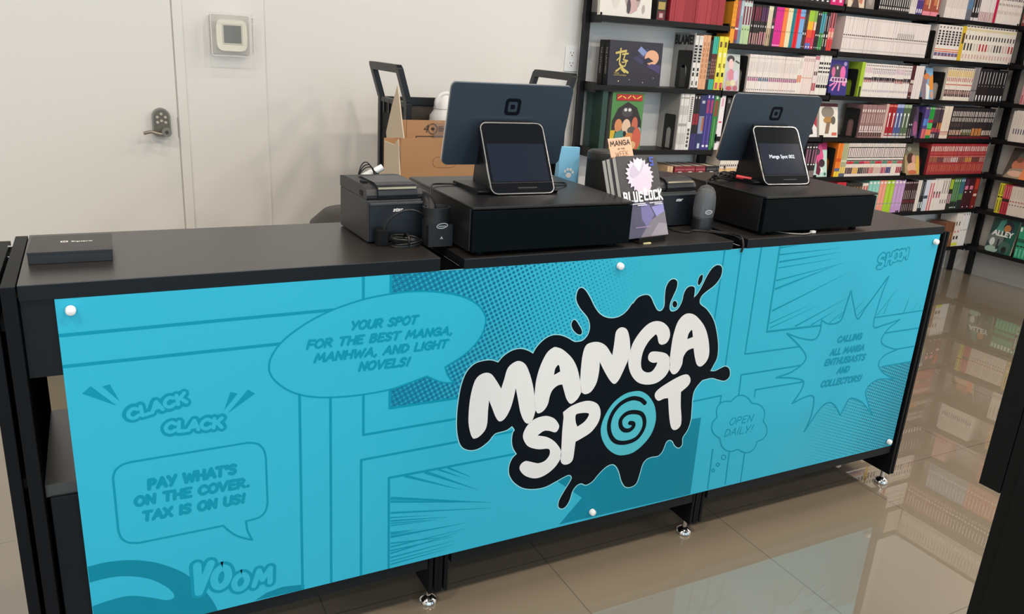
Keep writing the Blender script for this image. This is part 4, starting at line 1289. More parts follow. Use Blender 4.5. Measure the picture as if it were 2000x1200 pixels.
S(4, 5, 1874, 1902, 3, .208, 'dark wine spine', [('#3e1a22', [(.62, .74, '#d87a98', .15, .85), (.52, .56, '#f4ecec', .35, .6), (.05, .08, '#f0e8e8', .4, .6), (.74, .95, '#5a2a4a', .2, .8)]), ('#3e1a22', [(.62, .74, '#d87a98', .15, .85), (.52, .56, '#f4ecec', .35, .6), (.05, .08, '#f0e8e8', .4, .6)]), ('#7a2420', [(.62, .95, '#b83a24', .15, .85), (.4, .48, '#e8c0b4', .15, .85), (.05, .08, '#f0e8e8', .4, .6)])])
S(4, 6, 1838, 1856, 6, .165, 'orange brown spine', [('#7d4f35', [(.3, .6, '#a87a52', .2, .8)])])  # brown darkened to paint the shadow deep on this shelf
S(4, 6, 1856, 1868, 2, .235, 'pale spine with scattered art', [('#e4d8cc', [(.2, .3, '#3a3034', .2, .8), (.4, .46, '#c86a5a', .3, .7), (.6, .72, '#3a3034', .3, .6), (.02, .1, '#d8d83a')])])
S(4, 6, 1868, 1882, 3, .235, 'tall blank white spine', [('#e8e2dc', [(.9, .94, '#4a4444', .3, .6), (.45, .48, '#4a4444', .3, .6)])])
# --- right wall rack (reaches past the frame; the polished floor mirrors it)
S(5, 2, 1990, 2020, 5, .19, 'pink spine', [('#d8a0a4', [(.02, .3, '#c86a74', .2, .8)])])
S(5, 3, 1967, 1972, 2, .19, 'blank white edge spine', [('#e2dad2', [])])
S(5, 3, 1972, 2040, 14, .195, 'white spine with blue figure', [('#e8ddd2', [(.25, .42, '#2e3562', .3, .7), (.5, .9, '#d4c8bc', .4, .6)])])
S(5, 5, 1940, 1950, 2, .195, 'yellow spine with black letters', [('#dfd238', [(.52, .57, '#201c1e', .1, .9), (.62, .95, '#5a5220', .35, .65), (.05, .45, '#5a5220', .35, .65)])])
S(5, 5, 1950, 1964, 3, .192, 'red and black spine', [('#c23a46', [(.42, .52, '#2a1c26'), (.56, .95, '#e8949a', .35, .65), (.05, .38, '#7a1e2a', .35, .65)])])
S(5, 5, 1964, 2040, 14, .188, 'cream spine with red dot line', [('#e0d2c4', [(.46, .5, '#b8504e', .2, .8), (.34, .38, '#6a5450', .3, .7), (.6, .92, '#cfc0b2', .35, .6)])])
S(5, 6, 1978, 2040, 9, .205, 'green spine with pale bands', [('#2f9a74', [(.84, .97, '#dfe8e0', .2, .8), (.5, .62, '#1f5a48'), (.36, .4, '#14251f', .1, .9), (.04, .3, '#5fbf98', .2, .8)])])
FILL = {-1: ['#c9c2ba', '#8a3a3a', '#d8ccc4'], 0: ['#8a3a3a', '#2a2a30', '#d8ccc4'], 1: ['#e0d6cc', '#7fa0b8', '#c86a5a'], 2: ['#2a2428', '#e2d8d0', '#b04a4a'], 3: ['#d8a05a', '#e0d8d0', '#3a4a6a'],
        4: ['#b04848', '#e4dcd2', '#5a4a44'], 5: ['#d88a8a', '#b8c87a', '#e0c06a'], 6: ['#3a3a3a', '#e2d8d0', '#4a7a6a']}
NAMES3 = ('deep toned volume', 'pale volume', 'mixed colour volume')
for r, cols in FILL.items():
    hgt = .185 + .012 * (r % 3)
    dec = lambda c: [(.30, .36, '#efe8e0', .2, .8), (.5, .9, '#3a3436' if c[1] in 'bcde' else '#efe8e0', .4, .6), (.1, .2, '#a89a90', .2, .8)]
    start = {-1: 1.82, 0: 1.82, 1: 1.70, 2: 1.36, 3: 1.36, 4: 1.40, 5: 1.36, 6: 1.36}[r]
    segs = [(start, 1.10)] + [(1.03, .80), (.79, .56), (.55, .31)]
    for k, (ya, yb_) in enumerate(segs):
        c = cols[(k + r) % 3]
        SX(5, r, ya, yb_, max(6, int((ya - yb_) / .024)), hgt, NAMES3[k % 3], [(c, dec(c)), (cols[(k + r + 1) % 3], dec(c))])
for r in (-1,):
    for bay, x0, x1 in ((3, 3.84, 4.58), (4, 4.63, 5.36)):
        SX(bay, r, x0, x1, 30, .19, 'volume', [('#d8ccc4', []), ('#8a3a3a', []), ('#3a3a40', []), ('#c8b8a0', [])])

BOOKS.sort(key=lambda q: -q['size'])
seen = {}
for q in BOOKS[:300]:
    seen.setdefault((q['bay'], q['row'], q['desc']), []).append(q)
totals = {}
for q in BOOKS:
    totals[(q['bay'], q['row'], q['desc'])] = totals.get((q['bay'], q['row'], q['desc']), 0) + 1
meshes = {}
for (bay, row, desc), lst in seen.items():
    allr = sorted([q for q in BOOKS if (q['bay'], q['row'], q['desc']) == (bay, row, desc)], key=lambda q: -q['loc'][1] if bay == 5 else q['loc'][0])
    for q in lst:
        if q['key'] not in meshes:
            meshes[q['key']] = BMESH[q['key']].mesh('book')
        o = bpy.data.objects.new('book', meshes[q['key']])
        COL.objects.link(o)
        o.matrix_world = q['M']
        n = allr.index(q) + 1
        if len(allr) == 1:
            lab = '%s on the %s' % (desc, place(bay, row))
        elif n == len(allr):
            lab = 'last %s from the left, %s' % (desc, place(bay, row))
        else:
            lab = '%s %s from the left, %s' % (ordinal(n), desc, place(bay, row))
        tag(o, lab, 'book', group='%s row, %s' % (desc, place(bay, row)) if len(allr) > 1 else None)
rest = MB()
for q in BOOKS[300:]:
    t = BMESH[q['key']]
    o0 = len(rest.v)
    rest.v += [tuple(q['M'] @ Vector(v)) for v in t.v]
    rest.f += [tuple(i + o0 for i in f) for f in t.f]
    km = [rest.mi(m) for m in t.mats]
    rest.m += [km[i] for i in t.m]
if rest.v:
    tag(rest.build('book_rows'), 'remaining rows of small book spines filling the far shelves', 'books', kind='stuff')


# --- bookends
def bookend(bay, row, px, label, h=.145, w=.105, y0=YB0 + .012):
    z = (ROW1 if bay == 1 else ROW)[row]
    x = bx(px, z) if px > 10 else px
    b = MB()
    out = rrect(w, h, .012)
    out = [(p[0] + y0 + w / 2, p[1] + z + h / 2) for p in out]
    aw, ah = w * .42, h * .62
    arch = [(y0 + w / 2 - aw / 2, z + .004), (y0 + w / 2 + aw / 2, z + .004), (y0 + w / 2 + aw / 2, z + ah - aw / 2)]
    arch += [(y0 + w / 2 + aw / 2 * math.cos(R(a)), z + ah - aw / 2 + aw / 2 * math.sin(R(a))) for a in range(15, 180, 15)] + [(y0 + w / 2 - aw / 2, z + ah - aw / 2)]
    b.prism(out, x - .0018, x, mat('bookend_black', (34, 34, 34), .5, spec=0.3), axes='yzx', holes=[arch[::-1]])
    b.box((x - .0018, y0 + w / 2 - aw / 2, z + .0002), (x + .05, y0 + w / 2 + aw / 2, z + .0012), M_BPL2)
    o = b.build('bookend')
    tag(o, label, 'bookend', group='black metal bookends')
    return o


bookend(1, 1, 1413.5, 'black bookend closing the row of red books, top shelf', h=.16)
bookend(1, 2, 1346, 'black arched bookend before the white black-lettered spines, left bay', h=.185, w=.115, y0=YB0 + .004)
bookend(1, 3, 1317.5, 'black arched bookend before the striped white spines, left bay', h=.175, w=.09, y0=YB0 + .02)
bookend(2, 2, 1455, 'black bookend before the pink banded white spines', h=.18)
bookend(3, 0, 1714, 'dark bookend before the striped spines on the topmost shelf')
bookend(3, 2, 1671, 'black bookend beside the lime spine, third bay', h=.15)
bookend(3, 3, 1674, 'black arched bookend before the brown pink spines', h=.165)
bookend(3, 4, 1626, 'black bookend before the orange spines, fifth shelf', h=.165)
bookend(4, 1, 1820.5, 'black bookend before the tall black titles, corner bay', h=.16)
bookend(4, 2, 1839, 'black arched bookend before the yellow white spines', h=.165)
bookend(4, 3, 1796, 'black bookend before the blue violet spines', h=.155)
bookend(4, 4, 1806, 'black bookend before the brick red row', h=.165)
bookend(4, 5, 1756, 'black bookend before the dark maroon spines', h=.18)
bookend(3, 1, 1811, 'black bookend closing the long slim white row', h=.16)


# --- face-out books
def faceout(bay, row, px0, px1, h, label, base, art_list, lean=12, t=.018, yaw=0, name='book', y=None, side=None):
    """front cover to the shop; art_list = (outline in 0..1 cover space, colour)"""
    z = (ROW1 if bay == 1 else ROW)[row]
    if bay == 5:
        ya, yb = byr(px0, z), byr(px1, z)
        w = abs(ya - yb)
        M = Matrix.Translation((XB0 + .004, (ya + yb) / 2, z + .001)) @ Matrix.Rotation(R(-90 + yaw), 4, 'Z') @ Matrix.Rotation(R(-lean), 4, 'X')
    else:
        xa, xb = bx(px0, z), bx(px1, z)
        w = xb - xa
        M = Matrix.Translation(((xa + xb) / 2, (y or YB0) + .006, z + .001)) @ Matrix.Rotation(R(yaw), 4, 'Z') @ Matrix.Rotation(R(-lean), 4, 'X')
    b = MB()
    m = cm(base)
    b.box((-w / 2, 0, 0), (w / 2, .0015, h), m)
    b.box((-w / 2, t - .0015, 0), (w / 2, t, h), cm(side or base))
    b.box((-w / 2, .0015, 0), (-w / 2 + .0015, t - .0015, h), cm(side or base))
    b.box((-w / 2 + .0015, .0015, .002), (w / 2 - .002, t - .0015, h - .002), M_PAGE)
    for i, (pl, c) in enumerate(art_list):
        yy = -.0003 - .0002 * i
        b.flat(pl, cm(c), lambda u, v, yy=yy: (-w / 2 + w * min(max(u, .0), 1), yy, h * min(max(v, 0), 1)))
    o = b.build(name)
    o.matrix_world = M
    tag(o, label, 'book')
    return o, w, M


def rc(x0, y0, x1, y1):
    return [(x0, y0), (x1, y0), (x1, y1), (x0, y1)]


def letters(o, M, w, h, s, color, u0, v0, u1, hh, k=8, bold=.02, shear=0):
    b = MB()
    add_text(b, s, cm(color), (-w / 2 + w * u0, -.0003 - .0002 * k, h * v0), (1, 0, 0), (0, 0, 1), h * hh, w * (u1 - u0), shear, bold)
    c = b.build('cover_lettering', world=False)
    c.parent = o
    return c


E_ = ell
faceout(1, 1, 1172, 1272, .33, 'white art book showing a grey pink sketch, top shelf of left bay', '#e6e1d8', [(E_(.62, .28, .16, .2), '#b7a29e'), (E_(.72, .38, .1, .16), '#77696a'), ([(.5, .06), (.56, .3), (.66, .34), (.72, .1), (.6, .04)], '#c9a8a6'), (E_(.55, .14, .04, .1), '#4a3f42'), (E_(.3, .5, .12, .4), '#dcd6cc'), (E_(.66, .52, .07, .07), '#6a5a5a'), (E_(.84, .12, .03, .06), '#b9aaa4')], lean=3, t=.02)
# boxed sets on the second shelf
z = ROW1[2]
yB = YB0 + .066
xB = bx(1174, z, yB)
b = MB().box((xB, yB, z), (xB + .25, yB + .042, z + .207), cm('#1a191b'))
add_text(b, 'THE UNTAMED', cm('#b9b3a4'), (xB - .0004, yB + .028, z + .207 * .85), (0, 0, -1), (0, -1, 0), .012, .207 * .6, 0, .01)
tag(b.build('boxed_set'), 'black boxed set behind the moon cover set, only its spine showing', 'book')
hh = .207
o, w, M = faceout(1, 2, 1187, 1289, hh, 'dark boxed set with orange moon and gold brush title, left bay', '#2b2937', [(rc(0, 0, 1, .3), '#262430'), ([(.45, .62), (.7, .86), (.86, .74), (.6, .5)], '#3a3a5e'), ([(.52, .8), (.58, .9), (.7, .78), (.64, .68)], '#8496c4'), (E_(.8, .66, .135, .17, 26), '#e6ae8c'), ([(.5, .72), (.7, .52), (.84, .58), (.74, .66), (.66, .62)], '#262438'), ([(.7, .46), (.98, .3), (.98, .5), (.8, .52)], '#4a3f6c'),
               (E_(.2, .1, .012, .016, 8), '#d8cfae'), (E_(.4, .14, .01, .014, 8), '#a8a0c0'), (E_(.66, .09, .01, .014, 8), '#c8c0b0'), (E_(.86, .2, .008, .012, 8), '#c8c0d0')], lean=2, t=.042, side='#1a191b')
b = MB()
GOLD = cm('#cdbb6a')


def cov(k, w, h):
    return lambda u, v: (-w / 2 + w * u, -.0003 - .0002 * k, h * v)


for pts, ww in (([(.12, .72), (.3, .78)], .010), ([(.2, .82), (.19, .52)], .008), ([(.2, .64), (.14, .56)], .006), ([(.24, .7), (.34, .72)], .008), ([(.3, .76), (.26, .58), (.34, .56)], .007), ([(.24, .52), (.32, .54), (.3, .44), (.22, .44)], .006),
                ([(.22, .40), (.14, .32)], .009), ([(.2, .48), (.28, .36), (.36, .3)], .011), ([(.24, .36), (.3, .3)], .008)):
    stroke(b, [(p[0] * w, p[1] * hh) for p in pts], ww, GOLD, lambda u, v: (-w / 2 + u, -.0026, v))
for k, zz in enumerate((.22, .26)):
    add_text(b, ('UNTAMED', 'THE')[k], GOLD, (-w / 2 + .1 * w, -.0026, hh * zz), (1, 0, 0), (0, 0, 1), hh * .03, w * (.24 if k == 0 else .1), 0, 0)
c = b.build('gold_title', world=False)
c.parent = o
b = MB()
add_text(b, 'THE UNTAMED', cm('#b9b3a4'), (-w / 2 - .0004, .029, hh * .85), (0, 0, -1), (0, -1, 0), .012, hh * .6, 0, .01)
c = b.build('spine_lettering', world=False)
c.parent = o
# grey comic seen from its cover side behind the bookend
z = ROW1[2]
xs = bx(1346.6, z)
b = MB().box((xs - .003, YB0 + .002, z), (xs + .004, YB0 + .160, z + .268), cm('#9b9a97'))
FS = lambda y, zz: (xs - .0034, y, zz)
add_text(b, 'BLAME!', cm('#161617'), (xs - .0036, YB0 + .156, z + .215), (0, -1, 0), (0, 0, 1), .042, .148, 0, .05)
for pl, c in (([(YB0 + .02, z + .0), (YB0 + .07, z + .16), (YB0 + .1, z + .0)], '#3b3a3a'), ([(YB0 + .05, z + .1), (YB0 + .06, z + .21), (YB0 + .08, z + .1)], '#6b6a68'), (rc(YB0 + .012, z + .17, YB0 + .036, z + .185), '#5e5c5b'), (rc(YB0 + .012, z + .15, YB0 + .036, z + .165), '#5e5c5b')):
    b.flat(pl, cm(c), FS)
o = b.build('book')
tag(o, 'grey comic seen cover-on behind the arched bookend, left bay', 'book')
# big grey slab book cover left of the striped spines
z = ROW1[3]
xs = bx(1318.6, z)
b = MB().box((xs - .004, YB0 + .001, z), (xs + .0005, YB0 + .160, z + .287), cm('#a8a6a2'))
tag(b.build('book'), 'large plain grey book leaning on the striped white spines', 'book')
# dark green books and the face-out green comic
xg = bx(1178, z)
b = MB().box((xg - .022, YB0 + .012, z), (xg + .008, YB0 + .150, z + .285), cm('#25453c'))
b.box((xg - .0225, YB0 + .10, z + .002), (xg - .0215, YB0 + .150, z + .283), cm('#3a5c55'))
tag(b.build('book', bevel=.001), 'dark green hardback beside the green comic, third shelf', 'book')
o, w, M = faceout(1, 3, 1189, 1250, .275, 'thick green comic with red title and crowded cover art', '#4f8a4a', [([(.04, .5), (.2, .72), (.5, .84), (.8, .74), (.97, .5), (.97, .3), (.04, .3)], '#2a2628'), (E_(.5, .66, .17, .09), '#4a4648'), (E_(.44, .7, .05, .03), '#dcd8d4'), (E_(.57, .7, .05, .03), '#dcd8d4'), (E_(.25, .42, .12, .12), '#d8905e'), (E_(.5, .4, .14, .14), '#e8c6a8'), (E_(.76, .44, .1, .14), '#c86a52'),
               (E_(.68, .34, .14, .07), '#5a5654'), (E_(.9, .34, .07, .06), '#8cbccc'), (E_(.35, .24, .2, .1), '#4f8c80'), (E_(.62, .2, .2, .1), '#d88a4a'), (E_(.85, .2, .14, .2), '#d0604a'), ([(0, 0), (.0, .34), (.16, .34), (.1, .16), (.2, 0)], '#d8b430'), (E_(.46, .28, .05, .05), '#1c1a1c'), (E_(.3, .14, .08, .06), '#e8d0b8'), (E_(.52, .1, .1, .08), '#c84a3a'), (E_(.74, .08, .1, .07), '#e0b47c'), (rc(.12, .86, .93, .97), '#b5232b')], lean=1, t=.045, side='#8b8b88')
b = MB()
for k, pts in enumerate(([(.16, .9), (.26, .94)], [(.32, .93), (.4, .9)], [(.47, .9), (.55, .945)], [(.62, .94), (.7, .9)], [(.76, .9), (.88, .94)])):
    stroke(b, [(p[0] * w, p[1] * .275) for p in pts], .006, cm('#e4b84e'), lambda u, v: (-w / 2 + u, -.0042, v))
c = b.build('cover_title', world=False)
c.parent = o
# bay 2 - 5 covers
faceout(2, 2, 1413, 1444, .185, 'face-out pale cover with dark bun and flowers, second bay', '#c4cbc4', [(E_(.42, .86, .24, .1), '#3f3c42'), (E_(.44, .73, .15, .14), '#efc9c4'), ([(.08, .1), (.2, .5), (.42, .6), (.62, .56), (.92, .3), (.9, .0), (.1, .0)], '#c9a9b8'), (E_(.45, .44, .18, .16), '#d88a9a'), (E_(.76, .42, .14, .16), '#d9cfe2'), (E_(.3, .2, .16, .08), '#c9c08a'), (E_(.6, .22, .16, .09), '#e4d9b8'), (E_(.35, .07, .18, .06), '#c0585a'), (E_(.74, .08, .14, .07), '#b86a74'), ([(.7, .8), (.95, .74), (.97, .78), (.72, .84)], '#3f3c42')], lean=8)
faceout(2, 3, 1572, 1597, .175, 'face-out red and white cover right of the right register', '#b8343e', [([(.0, .0), (.5, .55), (1, .3), (1, 0)], '#ece6e2'), ([(.3, .05), (.55, .5), (.7, .1)], '#2c2426'), (E_(.6, .75, .2, .14), '#d87a6a')], lean=14)
faceout(3, 0, 1657, 1689, .19, 'face-out cover with cream and brown art, topmost shelf', '#e2cdb4', [(E_(.5, .3, .3, .24), '#b8927a'), ([(.2, .0), (.5, .4), (.7, .0)], '#4a3a36'), (E_(.8, .3, .1, .2), '#c87a5a')], lean=8)
faceout(3, 0, 1692, 1708, .175, 'narrow grey face-out book beside the striped spines', '#8a807a', [(E_(.5, .4, .3, .3), '#a39a94')], lean=4)
o, w, M = faceout(3, 2, 1618, 1653, .192, 'face-out violet cover with pink hand and white title', '#35307e', [(E_(.42, .68, .4, .2), '#4a4650'), (E_(.2, .66, .1, .14), '#d86a9a'), (E_(.72, .64, .15, .2), '#ea6fae'), (E_(.4, .78, .05, .05), '#e6d8d8'), (E_(.82, .9, .09, .06), '#a898c8'), ([(.02, .4), (.12, .52), (.95, .5), (1, .38), (.5, .37)], '#f0cfe2'),
               ([(.02, .28), (.3, .38), (.34, .34), (.06, .24)], '#f08ac0'), ([(.15, .15), (.4, .38), (.48, .36), (.22, .12)], '#f08ac0'), ([(.5, .14), (.54, .38), (.64, .38), (.58, .12)], '#f08ac0'), ([(.7, .3), (.72, .38), (.95, .38), (.9, .26)], '#f08ac0')], lean=6)
b = MB()
for u in (.14, .3, .46, .62, .78):
    b.box((-w / 2 + w * u, -.0033, .192 * .41), (-w / 2 + w * (u + .1), -.0031, .192 * .49), cm('#7a3a74'))
c = b.build('cover_title', world=False)
c.parent = o
o, w, M = faceout(3, 2, 1653, 1672, .19, 'black cover with grey figures behind the bookend, third bay', '#1c1b20', [(E_(.3, .2, .22, .14), '#5a4a4e'), (E_(.75, .22, .1, .2), '#6a6a5a'), (rc(.1, .46, .9, .58), '#2c2a30')], lean=10, y=YB0 + .07)
faceout(3, 3, 1601, 1637, .19, 'face-out cream cover with tan animal art, third bay', '#ece6da', [(E_(.45, .74, .34, .18), '#8e8478'), (rc(.0, .9, 1, 1), '#5a2a2e'), (E_(.5, .5, .28, .1), '#b8864e'), ([(.3, .1), (.4, .45), (.6, .45), (.5, .1)], '#8a6f58'), (E_(.75, .5, .12, .12), '#6a5e54'), (rc(.68, .05, .94, .14), '#d86a5a')], lean=12)
faceout(2, 4, 1589, 1616, .195, 'face-out mint cover with pink figure marked by a dark two', '#c2e0d4', [(rc(.0, .8, 1, 1), '#b8286a'), ([(.2, .4), (.3, .92), (.6, .95), (.75, .6), (.6, .3)], '#e0568e'), (E_(.3, .74, .2, .1), '#4a4650'), (E_(.62, .4, .22, .12), '#3a2430'), ([(.2, .1), (.3, .5), (.55, .2), (.45, .04)], '#6a1a34'), ([(.5, .1), (.6, .3), (.75, .16)], '#f2eef0'), (rc(.78, .04, .92, .12), '#2f6a58')], lean=12)
faceout(4, 4, 1769, 1797, .2, 'face-out tan cover with crowded warm art, corner bay', '#b0996e', [(rc(0, .6, 1, 1), '#7a7460'), (E_(.4, .5, .26, .18), '#4a3228'), (E_(.6, .48, .14, .14), '#d89a8a'), (E_(.5, .22, .36, .16), '#e0b090'), (E_(.85, .3, .12, .3), '#d8b04a'), (E_(.5, .08, .3, .07), '#c86a4a'), (E_(.3, .8, .14, .08), '#a8a490')], lean=14)
faceout(4, 2, 1801, 1824, .19, 'face-out cover split sky blue and orange, corner bay', '#86b2d6', [([(0, 0), (0, .9), (.3, 1), (.5, .6), (.4, 0)], '#8a7a86'), (E_(.45, .72, .25, .1), '#d8844a'), ([(.6, .3), (.7, .7), (1, .8), (1, .3)], '#e8943c'), ([(.35, .0), (.4, .5), (.7, .4), (.6, .0)], '#e6ebe6'), (E_(.2, .86, .2, .1), '#3a3438'), (E_(.85, .14, .12, .12), '#d8a088')], lean=14)
faceout(4, 3, 1779, 1792, .19, 'narrow purple face-out cover left of the blue violet spines', '#54415e', [(E_(.6, .3, .3, .24), '#a0567e'), (E_(.4, .8, .3, .15), '#3a3040')], lean=8)
faceout(5, 4, 1955, 2001, .2, 'face-out dark cover with salmon figure leaning on the right rack', '#4a443c', [(E_(.62, .72, .3, .2), '#5f6a5c'), (E_(.5, .45, .3, .2), '#c8785a'), (E_(.45, .62, .14, .1), '#8a5a48'), ([(.05, .0), (.2, .3), (.7, .36), (.95, .2), (.9, 0)], '#9a8a72'), (E_(.5, .16, .34, .1), '#d8b096'), ([(.7, .0), (.75, .4), (1, .5), (1, 0)], '#e88a5a')], lean=20)
o, w, M = faceout(5, 6, 1921, 1970, .225, 'large face-out green grey book with white title ALLEY', '#27443f', [(rc(.7, 0, 1, 1), '#1d5a4c'), ([(.2, .62), (.3, .95), (.5, 1), (.5, .6)], '#4f9486'), (E_(.66, .78, .2, .15), '#2c3442'), (E_(.62, .74, .13, .11), '#c8824c'), (E_(.3, .4, .3, .24), '#6a706e'), (E_(.2, .3, .1, .12), '#cfd4cf'), (E_(.72, .2, .22, .18), '#3f5f52'), (E_(.72, .12, .1, .1), '#1a2422'), (E_(.25, .08, .25, .1), '#9ab4a6'), (rc(.4, .1, .46, .4), '#2a3234')], lean=8, t=.02)
letters(o, M, w, .225, 'ALLEY', '#e9ece6', .1, .5, .92, .15, k=11, bold=.04)
for y in (1.5,):
    pass

# ------------------------------------------------------------------ things on the counter
# small black product box
bxr = thing('product_box', 'small flat black box with white square mark at the counter left end', 'box', (0.028, 0.19, ZT[0]), R(-1.0))
z = ZT[0]
b = MB().box((-.068, -.062, 0), (.068, .066, .0215), mat('box_black', (34, 33, 34), 0.38))
b.build('box_base', bxr, world=False, bevel=.001)
b = MB().box((-.0685, -.0625, .0215), (.0690, .0665, .0225), mat('box_black', (34, 33, 34), 0.38))
b.box((-.0685, -.064, .0195), (.069, -.0622, .0225), MATS['box_black'])
b.build('lid', bxr, world=False)
b = MB()
M_INK = cm('#e6e4e0')
b.flat(rrect(.0125, .0125, .003), M_INK, lambda u, v: (-.012 + u, .012 + v, .02275), [rrect(.0075, .0075, .0012)[::-1]])
b.flat(rrect(.004, .004, .0005), M_INK, lambda u, v: (-.012 + u, .012 + v, .02275))
add_text(b, 'Square', M_INK, (-.0005, .007, .02275), (1, 0, 0), (0, 1, 0), .0085, .036, 0, .03)
b.build('printed_mark', bxr, world=False)

M_DRAWER = mat('drawer_black', (18, 18, 19), 0.38, spec=0.5, bump=.04, nscale=400)


def cash_drawer(x0, x1, y0, zt, h, label, dep=.385):
    r = thing('cash_drawer', label, 'cash drawer', ((x0 + x1) / 2, y0 + dep / 2, zt))
    w = x1 - x0
    b = MB().box((-w / 2, -dep / 2 + .014, .009), (w / 2, dep / 2, h - .001), M_DRAWER)
    b.build('case', r, world=False, bevel=.0025)
    b = MB().box((-w / 2 - .001, -dep / 2 - .001, h - .0065), (w / 2 + .001, dep / 2, h), M_DRAWER)
    b.build('case_lid', r, world=False, bevel=.002)
    b = MB().box((-w / 2 + .001, -dep / 2, .010), (w / 2 - .001, -dep / 2 + .013, h - .0085), mat('drawer_front', (2, 9, 13), 0.5, spec=0.08))
    b.build('drawer_front', r, world=False, bevel=.0015)
    for sx in (-1, 1):
        for yy in (-dep / 2 + .035, dep / 2 - .035):
            f = MB().cyl((sx * (w / 2 - .035), yy, 0), (sx * (w / 2 - .035), yy, .010), .010, M_BPL2, n=14)
            f.build('foot', r, world=False)
    return r


D1 = (0.771, 1.176, 0.006, ZT[1], 0.1085)
D2 = (1.597, 2.010, 0.016, ZT[2], 0.1045)
cash_drawer(*D1, 'black cash drawer under the left register with the dark customer screen')
cash_drawer(*D2, 'black cash drawer at the right under the register with white screen text')

M_DISP = mat('display_shell', (60, 72, 84), 0.36, 0.35)
M_GLASS = mat('black_glass', (14, 17, 22), 0.09, coat=0.3)
M_SCR = mat('dim_screen', (24, 30, 42), 0.12, emit=(24, 32, 46), estr=.35)
M_RIMM = mat('silver_rim', (208, 210, 212), 0.2, 1.0)


def register(loc, rz, label, message=None):
    r = thing('register_terminal', label, 'register', loc, rz)
    T = R(30.4)
    cw, chh = .163, .174
    CM = Matrix.Translation((0, 0, .003)) @ Matrix.Rotation(-T, 4, 'X')     # customer screen: local x right, z up the glass, -y outwards
    c = (0, chh / 2)
    b = MB()
    b.prism(rrect(cw, chh, .016, cy=chh / 2), 0.0, .012, M_BPL, M=CM)
    b.prism(rrect(cw + .001, chh + .001, .0165, cy=chh / 2), -.0012, .002, M_RIMM, M=CM, holes=[rrect(cw - .004, chh - .004, .0145, cy=chh / 2)[::-1]])
    b.prism(rrect(cw - .004, chh - .004, .0145, cy=chh / 2), -.0008, .0, M_GLASS, M=CM)
    cs = b.build('customer_display', r, world=False)
    cs['label'] = 'small black glass screen with silver rim facing the customer'
    b = MB()
    b.prism(rrect(.146, .092, .002, cy=.076), -.0011, -.0008, M_SCR, M=CM)
    if message:
        add_text(b, message, mat('screen_text', (225, 235, 240), 0.4, emit=(190, 215, 228), estr=.5), CM @ Vector((-.044, -.0014, .078)), CM.to_3x3() @ Vector((1, 0, 0)), CM.to_3x3() @ Vector((0, 0, 1)), .0105, .090, 0, 0.0)
    b.build('screen', cs, world=False)
    b = MB()
    b.prism(rrect(.050, .0032, .0015, cx=.012, cy=.0145), -.0011, -.0006, mat('slot_dark', (6, 7, 9), .6), M=CM)
    b.prism([(-cw / 2 + .003, .0265), (cw / 2 - .003, .0265), (cw / 2 - .003, .0278), (-cw / 2 + .003, .0278)], -.0011, -.0006, mat('slot_dark', (6, 7, 9), .6), M=CM)
    b.build('card_slot', cs, world=False)
    # wedge body between the two screens, and the flared foot
    b = MB()
    side = [(.014, .006), (.150, .006), (.152, .012), (.128, .150), (.118, .158), (.106, .156)]
    b.prism(side, -.062, .062, M_BPL, axes='yzx')
    b.prism([(.02, .0), (.165, .0), (.165, .008), (.03, .012), (.014, .007)], -.108, .098, M_BPL, axes='yzx')
    b.build('stand', r, world=False, bevel=.003)
    # merchant display, leaning over towards the customer
    w, h, t = .312, .195, .011
    DM = Matrix.Translation((.006, .136, .050)) @ Matrix.Rotation(R(14.6), 4, 'X')
    b = MB()
    b.prism(rrect(w, h, .013, cy=h / 2), 0, .006, M_DISP, M=DM)
    b.prism(rrect(w + .001, h + .001, .0135, cy=h / 2), .006, t, M_RIMM, M=DM)
    b.prism(rrect(w - .004, h - .004, .012, cy=h / 2), t, t + .001, M_GLASS, M=DM)
    d = b.build('merchant_display', r, world=False, bevel=.0015)
    d['label'] = 'slate blue back of the large tablet display'
    b = MB()
    NAVY = mat('emblem_navy', (8, 13, 22), 0.5, spec=0.1)
    ec = (.002, .143)
    b.prism(rrect(.040, .040, .009, cx=ec[0], cy=ec[1]), -.0006, 0, NAVY, M=DM, holes=[rrect(.0245, .0245, .004, cx=ec[0], cy=ec[1])[::-1]])
    b.prism(rrect(.0105, .0105, .0015, cx=ec[0], cy=ec[1]), -.0006, 0, NAVY, M=DM)
    b.build('square_emblem', d, world=False)
    return r


register((0.9485, 0.117, D1[3] + D1[4]), R(-0.7), 'left register terminal with blank dark customer screen on the left cash drawer')
register((1.806, 0.153, D2[3] + D2[4]), R(-3.0), 'right register terminal whose customer screen reads Manga Spot 002', 'Manga Spot 002')


